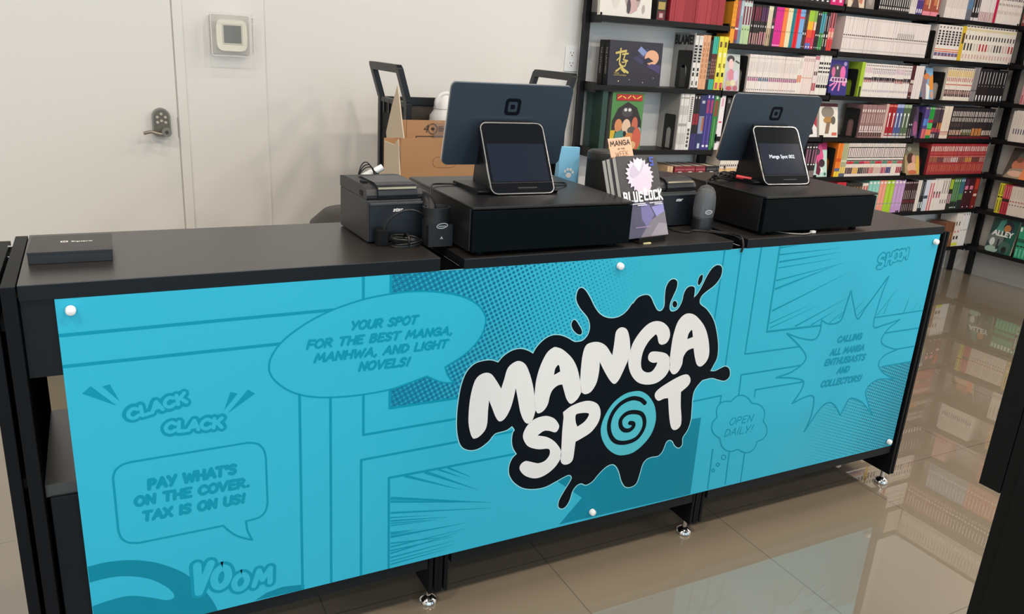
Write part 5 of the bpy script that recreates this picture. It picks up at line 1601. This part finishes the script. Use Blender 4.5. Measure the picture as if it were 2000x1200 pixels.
# receipt printers
def printer(loc, rz, label):
    r = thing('receipt_printer', label, 'printer', loc, rz)
    w, dp = .128, .186
    b = MB()
    b.box((-w / 2, 0, .002), (w / 2, dp, .094), mat('printer_grey', (42, 43, 44), 0.5))
    b.build('lower_case', r, world=False, bevel=.003)
    b = MB().box((-w / 2 + .004, -.004, .004), (w / 2 - .002, .0, .086), mat('printer_front', (20, 25, 31), 0.4))
    b.box((-w / 2 + .004, -.007, .084), (w / 2, .004, .0895), mat('printer_lip', (66, 68, 70), 0.35))
    b.build('front_panel', r, world=False, bevel=.001)
    b = MB()
    prof = [(.006, .0945), (.004, .104), (.010, .116), (.022, .120), (.050, .1225), (.150, .1235), (dp, .119), (dp, .0945)]
    b.prism(prof, -w / 2, w / 2, mat('printer_grey', (42, 43, 44), 0.5), axes='yzx')
    cov = b.build('cover', r, world=False, bevel=.003)
    b = MB()
    arc = [(.002, .0945), (-.002, .104), (.002, .116), (.012, .1245), (.03, .128), (.11, .128), (.13, .1235), (.03, .12), (.012, .112), (.01, .0945)]
    b.prism(arc, -.040, .050, mat('printer_lid', (27, 31, 36), 0.3), axes='yzx')
    b.build('paper_lid', cov, world=False, bevel=.0015, smooth=False)
    b = MB().box((-.041, .0035, .1175), (.046, .006, .1215), mat('brass_bar', (226, 214, 178), 0.2, 0.7), Matrix.Translation((0, -.0065, 0)))
    b.build('tear_bar', cov, world=False)
    b = MB()
    b.box((-w / 2 - .0006, .03, .098), (-w / 2 + .001, .05, .110), M_BPL2)
    b.box((-.058, .05, .1215), (-.046, .066, .127), M_BPL2)
    b.build('cover_latch', cov, world=False)
    b = MB()
    add_text(b, 'star', M_INK, (-.008, -.0043, .069), (1, 0, 0), (0, 0, 1), .0085, .024, .25, .03)
    b.build('maker_mark', r, world=False)
    return r


printer((0.6535, 0.152, ZT[0]), R(2.5), 'receipt printer on the left module with coiled cable in front')
printer((1.443, 0.178, ZT[1]), R(3), 'receipt printer between the registers behind the featured book')


# scanner in holster beside the left printer
def holster(b, c, w, d, h, M_):
    pr = [(0, 0), (.5, 0), (.5, .35 * h), (.47, .8 * h), (.50, h), (.44, h), (.41, .8 * h), (.40, .3 * h), (0, .3 * h)]
    b.lathe([(r_, z_) for r_, z_ in pr], M_, 28, c, sx=w, sy=d)


sc1 = thing('barcode_scanner', 'black barcode scanner in soft holster beside the left cash drawer', 'scanner', (0.735, 0.118, ZT[0]))
M_HOL = mat('holster_black', (25, 28, 31), 0.5)
b = MB()
holster(b, (0, 0, 0), .062, .052, .083, M_HOL)
b.box((-.028, -.0285, .0), (.028, -.012, .047), M_HOL)
b.build('holster', sc1, world=False, smooth=True)
b = MB()
b.tube([(-.004, .012, .03), (-.006, .028, .070), (-.008, .05, .088), (-.008, .075, .090), (-.008, .088, .086)], .0175, M_BPL, 16)
b.build('scanner_handle', sc1, world=False, smooth=True)
b = MB()
for s_ in (1,):
    b.flat(ell(0, .034 + .024, .0135, .0062, 24, R(6)), cm('#a9b3b6'), lambda u, v: (.003 + u, -.0288, v - .012), [ell(0, .034 + .024, .0115, .0042, 24, R(6))[::-1]])
    b.box((-.006, -.02875, .0438), (.012, -.0286, .0465), cm('#8c979a'))
    b.flat([(0, 0), (.004, .007), (.008, 0), (.004, .002)], cm('#b4babc'), lambda u, v: (u - .002, -.0288, v + .016))
b.build('oval_emblem', sc1, world=False)
# wrapped scanner at the right
sc2 = thing('barcode_scanner', 'barcode scanner in clear wrap standing against the right cash drawer', 'scanner', (1.503, 0.138, ZT[1]))
b = MB()
b.lathe([(0, 0), (.5, 0), (.5, .03), (.47, .032)], M_HOL, 28, sx=.058, sy=.05)
b.lathe([(.45, .03), (.46, .07), (.40, .092), (.25, .104), (0, .108)], mat('scanner_wrap_sheen', (74, 78, 82), .3), 28, sx=.058, sy=.05)  # body lightened to carry the bright sheen of the wrap
b.build('scanner_body', sc2, world=False, smooth=True)
b = MB()
M_WRAP = mat('clear_wrap', (240, 242, 244), .12, trans=.92, bump=.9, nscale=70)
MATS['clear_wrap'].node_tree.nodes['Principled BSDF'].inputs['IOR'].default_value = 1.12
b.lathe([(.49, .034), (.53, .055), (.50, .085), (.44, .100), (.3, .112), (.1, .117), (0, .117)], M_WRAP, 22, sx=.058, sy=.05)
b.build('plastic_wrap', sc2, world=False, smooth=True)
b = MB()
b.flat(ell(0, 0, .012, .006, 24), cm('#c6cacc'), lambda u, v: (-.006 + u, -.0268, .050 + v), [ell(0, 0, .0098, .0038, 24)[::-1]])
b.box((-.014, -.0268, .0485), (.002, -.0266, .0515), cm('#9aa0a2'))
b.build('oval_emblem', sc2, world=False)

# cables
M_CAB = mat('cable_black', (17, 17, 18), 0.45)


def cable(label, pts, r=.0022, m=None, parts=()):
    b = MB()
    b.tube(pts, r, m or M_CAB, 8)
    o = b.build('power_cable', smooth=True)
    tag(o, label, 'cable')
    return o


zc = ZT[0]
o = cable('black cable arching across the left printer front to its coil', [(0.618, .128, zc + .004), (0.617, .124, zc + .03), (0.628, .118, zc + .058), (0.650, .112, zc + .075), (0.675, .108, zc + .079), (0.70, .115, zc + .068), (0.712, .125, zc + .055)], .0026)
b = MB()
for k in range(7):
    a = k * .9
    pts = []
    for j in range(22):
        t = 2 * math.pi * j / 21
        pts.append((0.664 + .034 * math.cos(t) * (1 - .05 * k % .2) + .004 * math.sin(a), 0.112 + .017 * math.sin(t) + .002 * math.cos(a * 2), zc + .004 + .003 * k * .8 + .004 * math.sin(t + a)))
    b.tube(pts, .0021, M_CAB, 6, smooth=False)
b.tube([(0.664, .095, zc + .004), (0.664, .093, zc + .02), (0.666, .112, zc + .027), (0.667, .131, zc + .018), (0.667, .132, zc + .004)], .003, M_CAB, 6)
tag(b.build('cable_coil', smooth=True), 'bundled coil of black cable on the counter before the left printer', 'cable')
b = MB()
b.box((.603, .118, zc), (.628, .142, zc + .036), M_BPL2)
tag(b.build('power_adapter', bevel=.002), 'small black power adapter at the left printer front corner', 'adapter')
zd = D1[3] + D1[4]
cable('black cable from the left register over the drawer to the printer', [(0.842, .262, zd + .003), (0.80, .262, zd + .004), (0.775, .245, zd + .006), (0.757, .21, zd + .004), (0.742, .185, zd - .03), (0.735, .18, zd - .05)], .0022)
cable('black cable looping on the left drawer right of the customer screen', [(1.035, .175, zd + .012), (1.075, .19, zd + .006), (1.115, .215, zd + .004), (1.128, .235, zd + .004), (1.11, .25, zd + .004), (1.07, .235, zd + .008), (1.03, .22, zd + .012)], .0022)
cable('black cable hanging from the left display edge to the blue bag', [(1.09, .29, zd + .095), (1.125, .33, zd + .09), (1.15, .36, zd + .07), (1.158, .375, zd + .045), (1.150, .37, zd + .004)], .0022)
zr = D2[3] + D2[4]
b = MB()
for k in range(5):
    pts = []
    for j in range(20):
        t = 2 * math.pi * j / 19
        pts.append((1.655 + .045 * math.cos(t), .252 + .012 * math.sin(t + .3 * k) - .004 * k, zr + .006 + .004 * k + .006 * math.sin(t * 2 + k)))
    b.tube(pts, .0019, M_CAB, 6, smooth=False)
b.tube([(1.61, .255, zr + .004), (1.58, .23, zr + .004), (1.555, .2, zr - .01), (1.54, .19, zr - .03)], .0022, M_CAB, 6)
cc = b.build('cable_coil', smooth=True)
tag(cc, 'bundle of thin black cable on the right drawer left of the terminal', 'cable')
b = MB().tube([(1.688, .235, zr + .014), (1.705, .222, zr + .012), (1.722, .21, zr + .010)], .0055, cm('#c8323c'), 8)
k_ = b.build('red_tie', cc, smooth=True)
zm = ZT[1]
cable('pair of black cables crossing the counter gap toward the right module', [(1.50, .10, zm + .004), (1.515, .075, zm + .004), (1.528, .045, zm + .006), (1.526, .012, zm + .006), (1.522, -.004, zm - .012), (1.52, -.003, zm - .03)], .0028)
cable('black cable trailing from the book stand along the middle countertop', [(1.392, .152, zm + .008), (1.402, .125, zm + .003), (1.425, .098, zm + .003), (1.455, .112, zm + .003), (1.48, .10, zm + .003), (1.505, .066, zm + .004), (1.518, .035, zm + .005), (1.514, .0, zm + .004)], .0024)
b = MB().tube([(1.383, .162, zm + .016), (1.388, .157, zm + .012), (1.394, .150, zm + .007)], .0022, mat('white_cable', (226, 224, 218), .4), 8)
tag(b.build('cable_plug', smooth=True), 'white cable plug lying beside the featured book', 'cable')
zq = ZT[2]
b = MB().tube([(1.67, .06, zq + .003), (1.70, .02, zq + .003), (1.735, .004, zq + .003), (1.765, .006, zq + .004), (1.775, .012, zq + .005)], .0016, mat('grey_cable', (150, 148, 144), .4), 8)
b.box((1.772, .008, zq + .002), (1.786, .016, zq + .008), MATS['white_cable'])
tag(b.build('charging_cable', smooth=True), 'grey charging cable with white plug under the right drawer', 'cable')

# featured book on its stand
zb = ZT[1]
st = thing('book_stand', 'low dark easel stand holding the featured manga', 'stand', (1.262, .05, zb), R(10))
TL = R(20.5)
BM = Matrix.Translation((0, 0, .010)) @ Matrix.Rotation(-TL, 4, 'X')
b = MB()
b.box((-.046, -.016, 0), (.046, .085, .004), M_BPL2)
b.box((-.046, -.016, .004), (.046, -.012, .014), M_BPL2)
b.prism([(-.03, 0), (.03, 0), (.03, .12), (-.03, .12)], .056, .060, M_BPL2, M=BM)
b.build('easel', st, world=False, bevel=.001)
BW, BH = .139, .199
BT = TM[st.name]


def volume(k, label, front=False):
    y0 = .0145 * k - .002
    b = MB()
    dxx = -.006 * (k > 0)
    m = cm('#3b3a3c')
    b.box((-BW / 2 + dxx, y0, 0), (BW / 2 + dxx, y0 + .0012, BH), m)
    b.box((-BW / 2 + dxx, y0 + .0128, 0), (BW / 2 + dxx, y0 + .014, BH), m)
    b.box((BW / 2 - .0012 + dxx, y0 + .0012, 0), (BW / 2 + dxx, y0 + .0128, BH), m)
    b.box((-BW / 2 + .001 + dxx, y0 + .0012, .002), (BW / 2 - .0012 + dxx, y0 + .0128, BH - .002), mat('grey_pages', (216, 214, 210), .8))
    if front:
        lay = [0]

        def c(pl, col):
            lay[0] += 1
            yy = y0 - .0002 - .0002 * lay[0]
            b.flat(pl, cm(col), lambda u, v: (-BW / 2 + BW * min(max(u, .002), .998), yy, BH * min(max(v, .002), .998)))
        c(rc(0, 0, 1, .43), '#514f66')
        c([(0, .36), (.2, .42), (.45, .4), (.52, .2), (.3, .0), (0, .0)], '#45455e')
        c([(.42, .42), (.62, .4), (.72, .26), (.5, .12), (.4, .22)], '#6b699a')
        c([(.68, .36), (.98, .4), (1, .2), (.78, .22)], '#8987c0')
        c([(.3, .0), (.62, .2), (1, .3), (1, 0)], '#74707c')
        c([(.55, .0), (.8, .16), (1, .14), (1, 0)], '#8f8b95')
        c(rc(.22, .12, .6, .13), '#9a7fae')
        # pale abstract burst in place of the cover art
        star = []
        for i in range(44):
            t = 2 * math.pi * i / 44
            rr = 1.0 if i % 2 else .80 + .06 * math.sin(i * 1.7)
            star.append((.50 + .35 * rr * math.cos(t), .76 + .22 * rr * math.sin(t)))
        c(star, '#d6cbd9')
        c(ell(.54, .66, .22, .13, 22), '#dcc6d6')
        c(ell(.45, .84, .2, .08, 20, .4), '#c3b6cc')
        c([(.38, .9), (.5, .97), (.62, .93), (.5, .8)], '#e9e3ec')
        c([(.42, .53), (.56, .62), (.7, .53), (.6, .5)], '#e6d6e2')
        c([(.75, .56), (.95, .6), (.98, .54), (.8, .52)], '#77747a')
        w_ = cm('#f2f2f0')
        yy = y0 - .0045
        NAMES = 'BLUELOCK'
        ww = (BW * .98) / 8.2
        blk = {'B': [[(.15, 0), (.15, 1), (.8, .9), (.75, .55), (.2, .5)], [(.75, .5), (.85, .1), (.15, 0)]], 'L': [[(.2, 1), (.15, .08), (.9, .08)]], 'U': [[(.15, 1), (.18, .08), (.8, .08), (.85, 1)]], 'E': [[(.9, .92), (.18, .92), (.18, .08), (.9, .08)], [(.2, .5), (.75, .5)]],
               'O': [[(.15, .08), (.15, .92), (.85, .92), (.85, .08), (.15, .08)]], 'C': [[(.9, .85), (.9, .92), (.15, .92), (.15, .08), (.9, .08), (.9, .2)]], 'K': [[(.15, 0), (.15, 1)], [(.9, 1), (.2, .5), (.95, 0)]]}
        for i, ch in enumerate(NAMES):
            x0 = -BW / 2 + .002 + i * ww + (.0022 if i > 3 else 0)
            for pl in blk[ch]:
                stroke(b, [(x0 + p[0] * ww * .84, BH * .435 + p[1] * BH * .12 + (.002 if i > 3 else 0)) for p in pl], .0047, w_, lambda u, v: (u, yy, v))
        stroke(b, [(BW * .36, BH * .965), (BW * .29, BH * .965), (BW * .285, BH * .925), (BW * .35, BH * .92), (BW * .35, BH * .875), (BW * .28, BH * .875)], .0042, cm('#3a52b8'), lambda u, v: (u, yy, v))
        for (u0, u1, v0) in ((.20, .30, .405), (.30, .52, .405), (.32, .55, .385), (.62, .72, .405), (.73, .93, .405), (.74, .94, .385)):
            b.flat([(u0, v0), (u1, v0), (u1, v0 + .011), (u0, v0 + .011)], cm('#d8d6dc'), lambda u, v: (-BW / 2 + BW * u, yy, BH * v))
    o = b.build('manga_book', world=False)
    o.matrix_world = BT @ BM
    tag(o, label, 'book', group=None if front else 'copies behind the featured manga')
    return o


volume(0, 'featured manga titled BLUE LOCK in front on the low dark stand', True)
volume(1, 'second copy pressed behind the featured manga on the stand')
volume(2, 'third copy at the back of the featured manga on the stand')
# hand-written card tucked behind the book
CMx = BT @ BM @ Matrix.Translation((-.030, .0135, BH - .018)) @ Matrix.Rotation(R(-3), 4, 'Y')
b = MB()
cw, chh = .076, .066
b.box((-cw / 2, 0, 0), (cw / 2, .0006, chh), cm('#dfae8e'))
b.box((-cw / 2, -.0001, chh - .0012), (cw / 2, .0007, chh), cm('#ecd0bc'))
fnc = lambda x, z: (x, -.0004, z)
INK = cm('#2a211f')
comic(b, 'MANGA', INK, fnc, (-.034, .046), (.034, .047), .014, .0026, .05)
comic(b, 'OF THE', cm('#5a463c'), fnc, (-.012, .037), (.012, .0372), .0042, .0009, 0)
comic(b, 'WEEK', cm('#4a372e'), fnc, (-.022, .020), (.021, .021), .013, .0011, .05)
stroke(b, [(-.028, .034), (-.029, .030)], .0008, cm('#b07a5a'), fnc)
stroke(b, [(.026, .034), (.028, .030)], .0008, cm('#b07a5a'), fnc)
o = b.build('handwritten_card', world=False)
o.matrix_world = CMx
tag(o, 'peach handwritten card reading MANGA of the WEEK above the featured book', 'card')
b = MB()
b.prism([(-.034, -.02), (-.012, -.024), (-.008, -.017), (-.03, -.012)], .0, .002, cm('#d6cf9a'), axes='xyz', M=BT)
tag(b.build('paper_scrap'), 'pale yellow paper scrap under the featured book stand', 'paper')

# speaker and blue bag behind the drawers
sp = thing('speaker', 'tall black rounded speaker standing behind the featured manga', 'speaker', (1.303, .335, ZT[1]))
b = MB().lathe([(0, 0), (.040, 0), (.043, .004), (.045, .10), (.0445, .158)], mat('speaker_mesh', (13, 14, 15), .75, bump=.5, nscale=900), 32)
b.build('speaker_body', sp, world=False, smooth=True)
b = MB().lathe([(.0448, .158), (.0455, .166), (.044, .176), (.038, .181), (0, .182)], mat('speaker_top', (38, 39, 38), .5), 32)
b.build('top_cap', sp, world=False, smooth=True)
bg = thing('paper_bag', 'light blue paper bag with white paw print left of the speaker', 'bag', (1.232, .405, ZT[1]))
b = MB()
M_BAG = mat('bag_blue', (126, 190, 224), .5, noise=.06, nscale=25)
vs = [(-.032, -.018, 0), (.032, -.018, 0), (.032, .018, 0), (-.032, .018, 0), (-.030, -.006, .182), (.034, -.006, .180), (.034, .006, .180), (-.030, .006, .182)]
b.add(vs, [(0, 3, 2, 1), (0, 1, 5, 4), (1, 2, 6, 5), (2, 3, 7, 6), (3, 0, 4, 7), (4, 5, 6, 7)], M_BAG)
b.build('bag_body', bg, world=False, bevel=.001)
b = MB()
fb = lambda u, v: (u, -.0185 + v * .066 - .0004, v)
for p in (ell(0, .105, .009, .007, 14), ell(-.011, .116, .0035, .0045, 10), ell(-.003, .121, .0035, .0045, 10), ell(.006, .120, .0035, .0045, 10), ell(.013, .113, .0035, .0045, 10)):
    b.flat(p, M_INK, fb)
b.build('paw_print', bg, world=False)
# roll and wires behind the left printer
b = MB()
z0 = ZT[0]
b.lathe([(0, 0), (.010, 0), (.010, .034), (.008, .036), (.008, .062), (0, .062)], mat('white_plastic', (238, 238, 236), .35), 16, M=Matrix.Translation((.660, .352, z0 + .118)) @ Matrix.Rotation(R(62), 4, 'Y') @ Matrix.Translation((0, 0, -.03)))
b.box((.635, .338, z0), (.69, .366, z0 + .108), M_BPL2)
wh = b.build('cable_plug_block', smooth=True)
tag(wh, 'white plug cylinder tangled with wires behind the left printer', 'plug')
b = MB()
for k in range(3):
    b.tube([(.628, .35, z0 + .112), (.636 + .004 * k, .346, z0 + .14 - .004 * k), (.648 + .006 * k, .34, z0 + .146 - .006 * k), (.664, .336, z0 + .126 - .004 * k), (.684, .34, z0 + .112)], .0014, M_CAB, 6)
b.build('tangled_wires', wh, smooth=True)

# stool or bin edge peeking behind the left counter
b = MB()
b.lathe([(0, 0), (.10, 0), (.12, .02), (.13, .78), (.125, .83), (.09, .862), (0, .87)], mat('stool_dark', (52, 49, 46), .6), 28, (.70, .60, .0))
tag(b.build('stool_seat', smooth=True), 'dark rounded seat edge behind the left printer', 'stool')

# ------------------------------------------------------------------ utility cart against the wall
CX0, CX1, CY0, CY1 = 1.10, 1.845, 1.41, 1.75
ct = thing('utility_cart', 'black utility cart with loop handles loaded with cardboard boxes', 'cart', ((CX0 + CX1) / 2, (CY0 + CY1) / 2, 0))
M_CART = mat('cart_black', (20, 24, 29), .4, spec=0.4)
for x, s in ((CX0, -1), (CX1, 1)):
    b = MB()
    th_, dp_ = .022, .030
    lean = .012 * s
    # loop: posts in y, bar across the depth
    out = [(CY0 - .004, 1.085), (CY0 - .004, 1.21), (CY0 + .008, 1.222), (CY1 - .012, 1.222), (CY1, 1.21), (CY1, 1.085), (CY1 - .03, 1.085), (CY1 - .03, 1.192), (CY0 + .028, 1.192), (CY0 + .028, 1.085)]
    b.prism(out, -.011, .011, M_CART, axes='yzx')
    b.v = [(x + p[0] - s * .037 * (1.21 - p[2]) / .125, p[1], p[2]) for p in b.v]
    xb = x - s * .037
    b.box((xb - .011, CY0 - .004, .10), (xb + .011, CY0 + .028, 1.086), M_CART)
    b.box((xb - .011, CY1 - .03, .10), (xb + .011, CY1, 1.086), M_CART)
    b.build('end_handle', ct, bevel=.003)
    x = x - s * .037
    b = MB().box((x - .004, CY0 + .028, .30), (x + .004, CY1 - .03, 1.075), M_BPL2)
    b.box((x - .008, CY0 + .028, 1.070), (x + .008, CY1 - .03, 1.088), M_CART)
    for yy in (CY1 - .075, CY1 - .135):
        b.box((x - .009, yy, 1.03), (x - .004, yy + .012, 1.078), M_CART)
    b.build('end_panel', ct)
b = MB().box((CX0 + .048, CY1 - .024, 1.055), (CX1 - .048, CY1 - .006, 1.088), M_CART)
b.build('back_rail', ct, bevel=.002)
b = MB().box((CX0 + .048, CY1 - .016, .62), (CX1 - .048, CY1 - .012, 1.055), mat('cart_back_panel', (74, 70, 63), .18))
b.build('back_panel', ct)
for zz in (.16, .60):
    b = MB().box((CX0 - .10, 1.02, zz), (CX1 - .048, CY1 - .012, zz + .03), M_CART)
    b.build('tray', ct, bevel=.003)
for x in (CX0 + .037, CX1 - .037):
    for y in (CY0 + .002, CY1 - .027):
        b = MB().cyl((x - .012, y, .045), (x + .012, y, .045), .045, M_BPL2, n=20)
        b.box((x - .016, y - .012, .06), (x + .016, y + .012, .11), M_CART)
        b.build('caster', ct)
M_CARD = mat('cardboard', (174, 131, 92), .8, noise=.05, nscale=14)
M_CARD2 = mat('cardboard_inner_lit', (208, 192, 168), .85, noise=.05, nscale=14)  # greyer inner face, lightened to paint light onto left-facing sides
# front open box
b = MB()
Y0, Y1 = 1.06, 1.24
X0 = hit(783, 310, 1, Y0).x
X1 = X0 + .50
fz = hit(860, 271, 1, Y0).z
b.box((X0, Y0, .632), (X1, Y0 + .005, fz), M_CARD)
b.box((X0, Y1 - .005, .632), (X1, Y1, fz - .02), M_CARD)
b.box((X0, Y0 + .005, .632), (X0 + .005, Y1 - .005, fz - .03), M_CARD2)
b.box((X1 - .005, Y0 + .005, .632), (X1, Y1 - .005, fz - .03), M_CARD2)
b.box((X0 + .005, Y0 + .005, .632), (X1 - .005, Y1 - .005, .637), M_CARD)
ob1 = b.build('cardboard_box')
tag(ob1, 'open tan cardboard box in front with oval hand hole', 'box')
TM[ob1.name] = Matrix()
b = MB()
hp = []
p0 = hit(868, 317, 1, Y0)
oval = rrect(.085, .036, .017, cx=p0.x, cy=p0.z)
stroke(b, oval, .0016, cm('#8d6338'), lambda u, v: (u, Y0 - .0004, v), closed=True)
b.build('hand_hole', ob1)


def sheet(pl, m, axis, val, t=.004):
    pts = [hit(p[0], p[1], axis, val) for p in pl]
    b = MB()
    ax = 'yzx' if axis == 0 else 'xzy'
    idx = {0: (1, 2), 1: (0, 2)}[axis]
    b.prism([(p[idx[0]], p[idx[1]]) for p in pts], val, val + t, m, axes=ax)
    return b


b = sheet([(777, 272), (781, 352), (740, 354), (741, 336), (757, 322), (758, 300)], M_CARD2, 0, X0 - .006)
b.build('side_flap', ob1)
b = MB()
Y2, Y3 = 1.25, 1.39
X2 = hit(784, 252, 1, Y2).x
X3 = X2 + .52
ft = hit(830, 235, 1, Y2).z
b.box((X2, Y2, .632), (X3, Y2 + .005, ft), M_CARD)
b.box((X2, Y3 - .005, .632), (X3, Y3, ft - .03), M_CARD)
b.box((X2, Y2 + .005, .632), (X2 + .005, Y3 - .005, ft - .03), M_CARD2)
b.box((X3 - .005, Y2 + .005, .632), (X3, Y3 - .005, ft - .03), M_CARD2)
b.box((X2 + .005, Y2 + .005, .632), (X3 - .005, Y3 - .005, .637), M_CARD)
ob2 = b.build('cardboard_box')
tag(ob2, 'taller tan cardboard box printed 40 behind the open box on the cart', 'box')
TM[ob2.name] = Matrix()
b = MB()
PRN = cm('#3c332c')
o0 = hit(827, 259, 1, Y2)
o1 = hit(843, 254, 1, Y2)
add_text(b, '4', PRN, (o0.x, Y2 - .0008, o0.z), (1, 0, 0), (0, 0, 1), .030, .020, .25, 0)
oc_ = hit(845, 252, 1, Y2)
stroke(b, ell(oc_.x, oc_.z, .017, .018, 28), .0028, PRN, lambda u, v: (u, Y2 - .0008, v), closed=True)
b.flat(ell(oc_.x, oc_.z, .007, .0055, 16), PRN, lambda u, v: (u, Y2 - .0008, v))
for k in range(3):
    b.box((oc_.x + .022, Y2 - .0008, oc_.z - .008 + .007 * k), (oc_.x + .04 + .006 * (k % 2), Y2 - .0004, oc_.z - .005 + .007 * k), PRN)
fr = [hit(p[0], p[1], 1, Y2) for p in ((812, 266), (900, 268))]
b.box((fr[0].x, Y2 - .0008, fr[0].z - .002), (fr[1].x, Y2 - .0004, fr[0].z + .001), PRN)
b.box((fr[0].x, Y2 - .0008, fr[0].z - .05), (fr[0].x + .003, Y2 - .0004, fr[0].z), PRN)
b.box((fr[0].x + .015, Y2 - .0008, fr[0].z - .012), (fr[0].x + .05, Y2 - .0004, fr[0].z - .008), PRN)
fx = hit(794, 250, 1, Y2).x
b.box((fx - .0006, Y2 - .0006, .64), (fx + .0006, Y2, ft), cm('#7a5632'))
b.build('box_print', ob2)
b = sheet([(776, 166), (779, 190), (784, 236), (788, 270), (779, 274), (757, 292), (754, 258), (765, 208)], M_CARD2, 0, X2 - .006)
b.build('raised_flap', ob2)
# white jug behind the boxes
jc = hit(868, 215, 1, 1.645)
jg = thing('detergent_jug', 'white plastic jug with a grip handle poking up behind the boxes', 'jug', (jc.x, 1.645, .636))
hj = hit(868, 184, 1, 1.645).z - .636
M_JUG = mat('jug_white', (232, 230, 228), .35)
b = MB()
b.lathe([(0, 0), (.058, 0), (.062, .01), (.062, hj - .115), (.060, hj - .085), (.046, hj - .066), (.044, hj - .060), (.046, hj - .056), (.044, hj - .05), (.040, hj - .03), (.020, hj - .004), (0, hj)], M_JUG, 28)
b.build('jug_body', jg, world=False, smooth=True)
b = MB()
b.tube([(-.036, -.005, hj - .055), (-.040, -.01, hj - .03), (-.026, -.012, hj - .005), (0, -.012, hj + .004), (.026, -.012, hj - .004), (.038, -.01, hj - .03)], .009, M_JUG, 10)
b.build('grip_handle', jg, world=False, smooth=True)
b = MB()
b.lathe([(.0625, hj - .15), (.0628, hj - .15), (.0628, hj - .105), (.0625, hj - .105)], cm('#d4b08a'), 28)
b.build('jug_label', jg, world=False)
# crumpled clear wrap on the boxes
b = MB()
pc = hit(858, 258, 1, 1.247)
random.seed(3)
gv = []
for i in range(7):
    for j in range(6):
        gv.append((pc.x - .022 + .0075 * i + random.uniform(-.002, .002), 1.2485 - random.uniform(.0, .009), pc.z - .035 + .014 * j + random.uniform(-.003, .003)))
gf = []
for i in range(6):
    for j in range(5):
        a = i * 6 + j
        gf += [(a, a + 6, a + 7), (a, a + 7, a + 1)]
b.add(gv, gf, M_WRAP)
tag(b.build('plastic_wrap'), 'crumpled clear plastic film hanging on the box printed 40', 'plastic film')

# ------------------------------------------------------------------ black fixture at the right edge, close to the camera
fx = thing('display_fixture', 'black display fixture end looming at the right edge of the view', 'display fixture', (1.2, -1.25, 0))
M_FX = mat('fixture_black', (10, 11, 11), .6, spec=0.2)
b = MB().box((1.10, -1.50, .0), (1.125, -.967, 1.5), M_FX)
b.build('end_panel', fx, bevel=.001)
b = MB().box((1.094, -1.50, .0), (1.1, -.986, 1.5), M_FX)
b.build('upright', fx, bevel=.0006)
b = MB().box((1.10, -.966, .788), (1.122, -.937, 1.40), M_FX)
b.build('fascia', fx, bevel=.001)
for zz in (.35, .78, 1.2):
    MB().box((1.126, -1.49, zz), (1.9, -.99, zz + .025), M_FX).build('shelf', fx)
MB().box((1.9, -1.50, .0), (1.925, -.967, 1.5), M_FX).build('end_panel', fx)
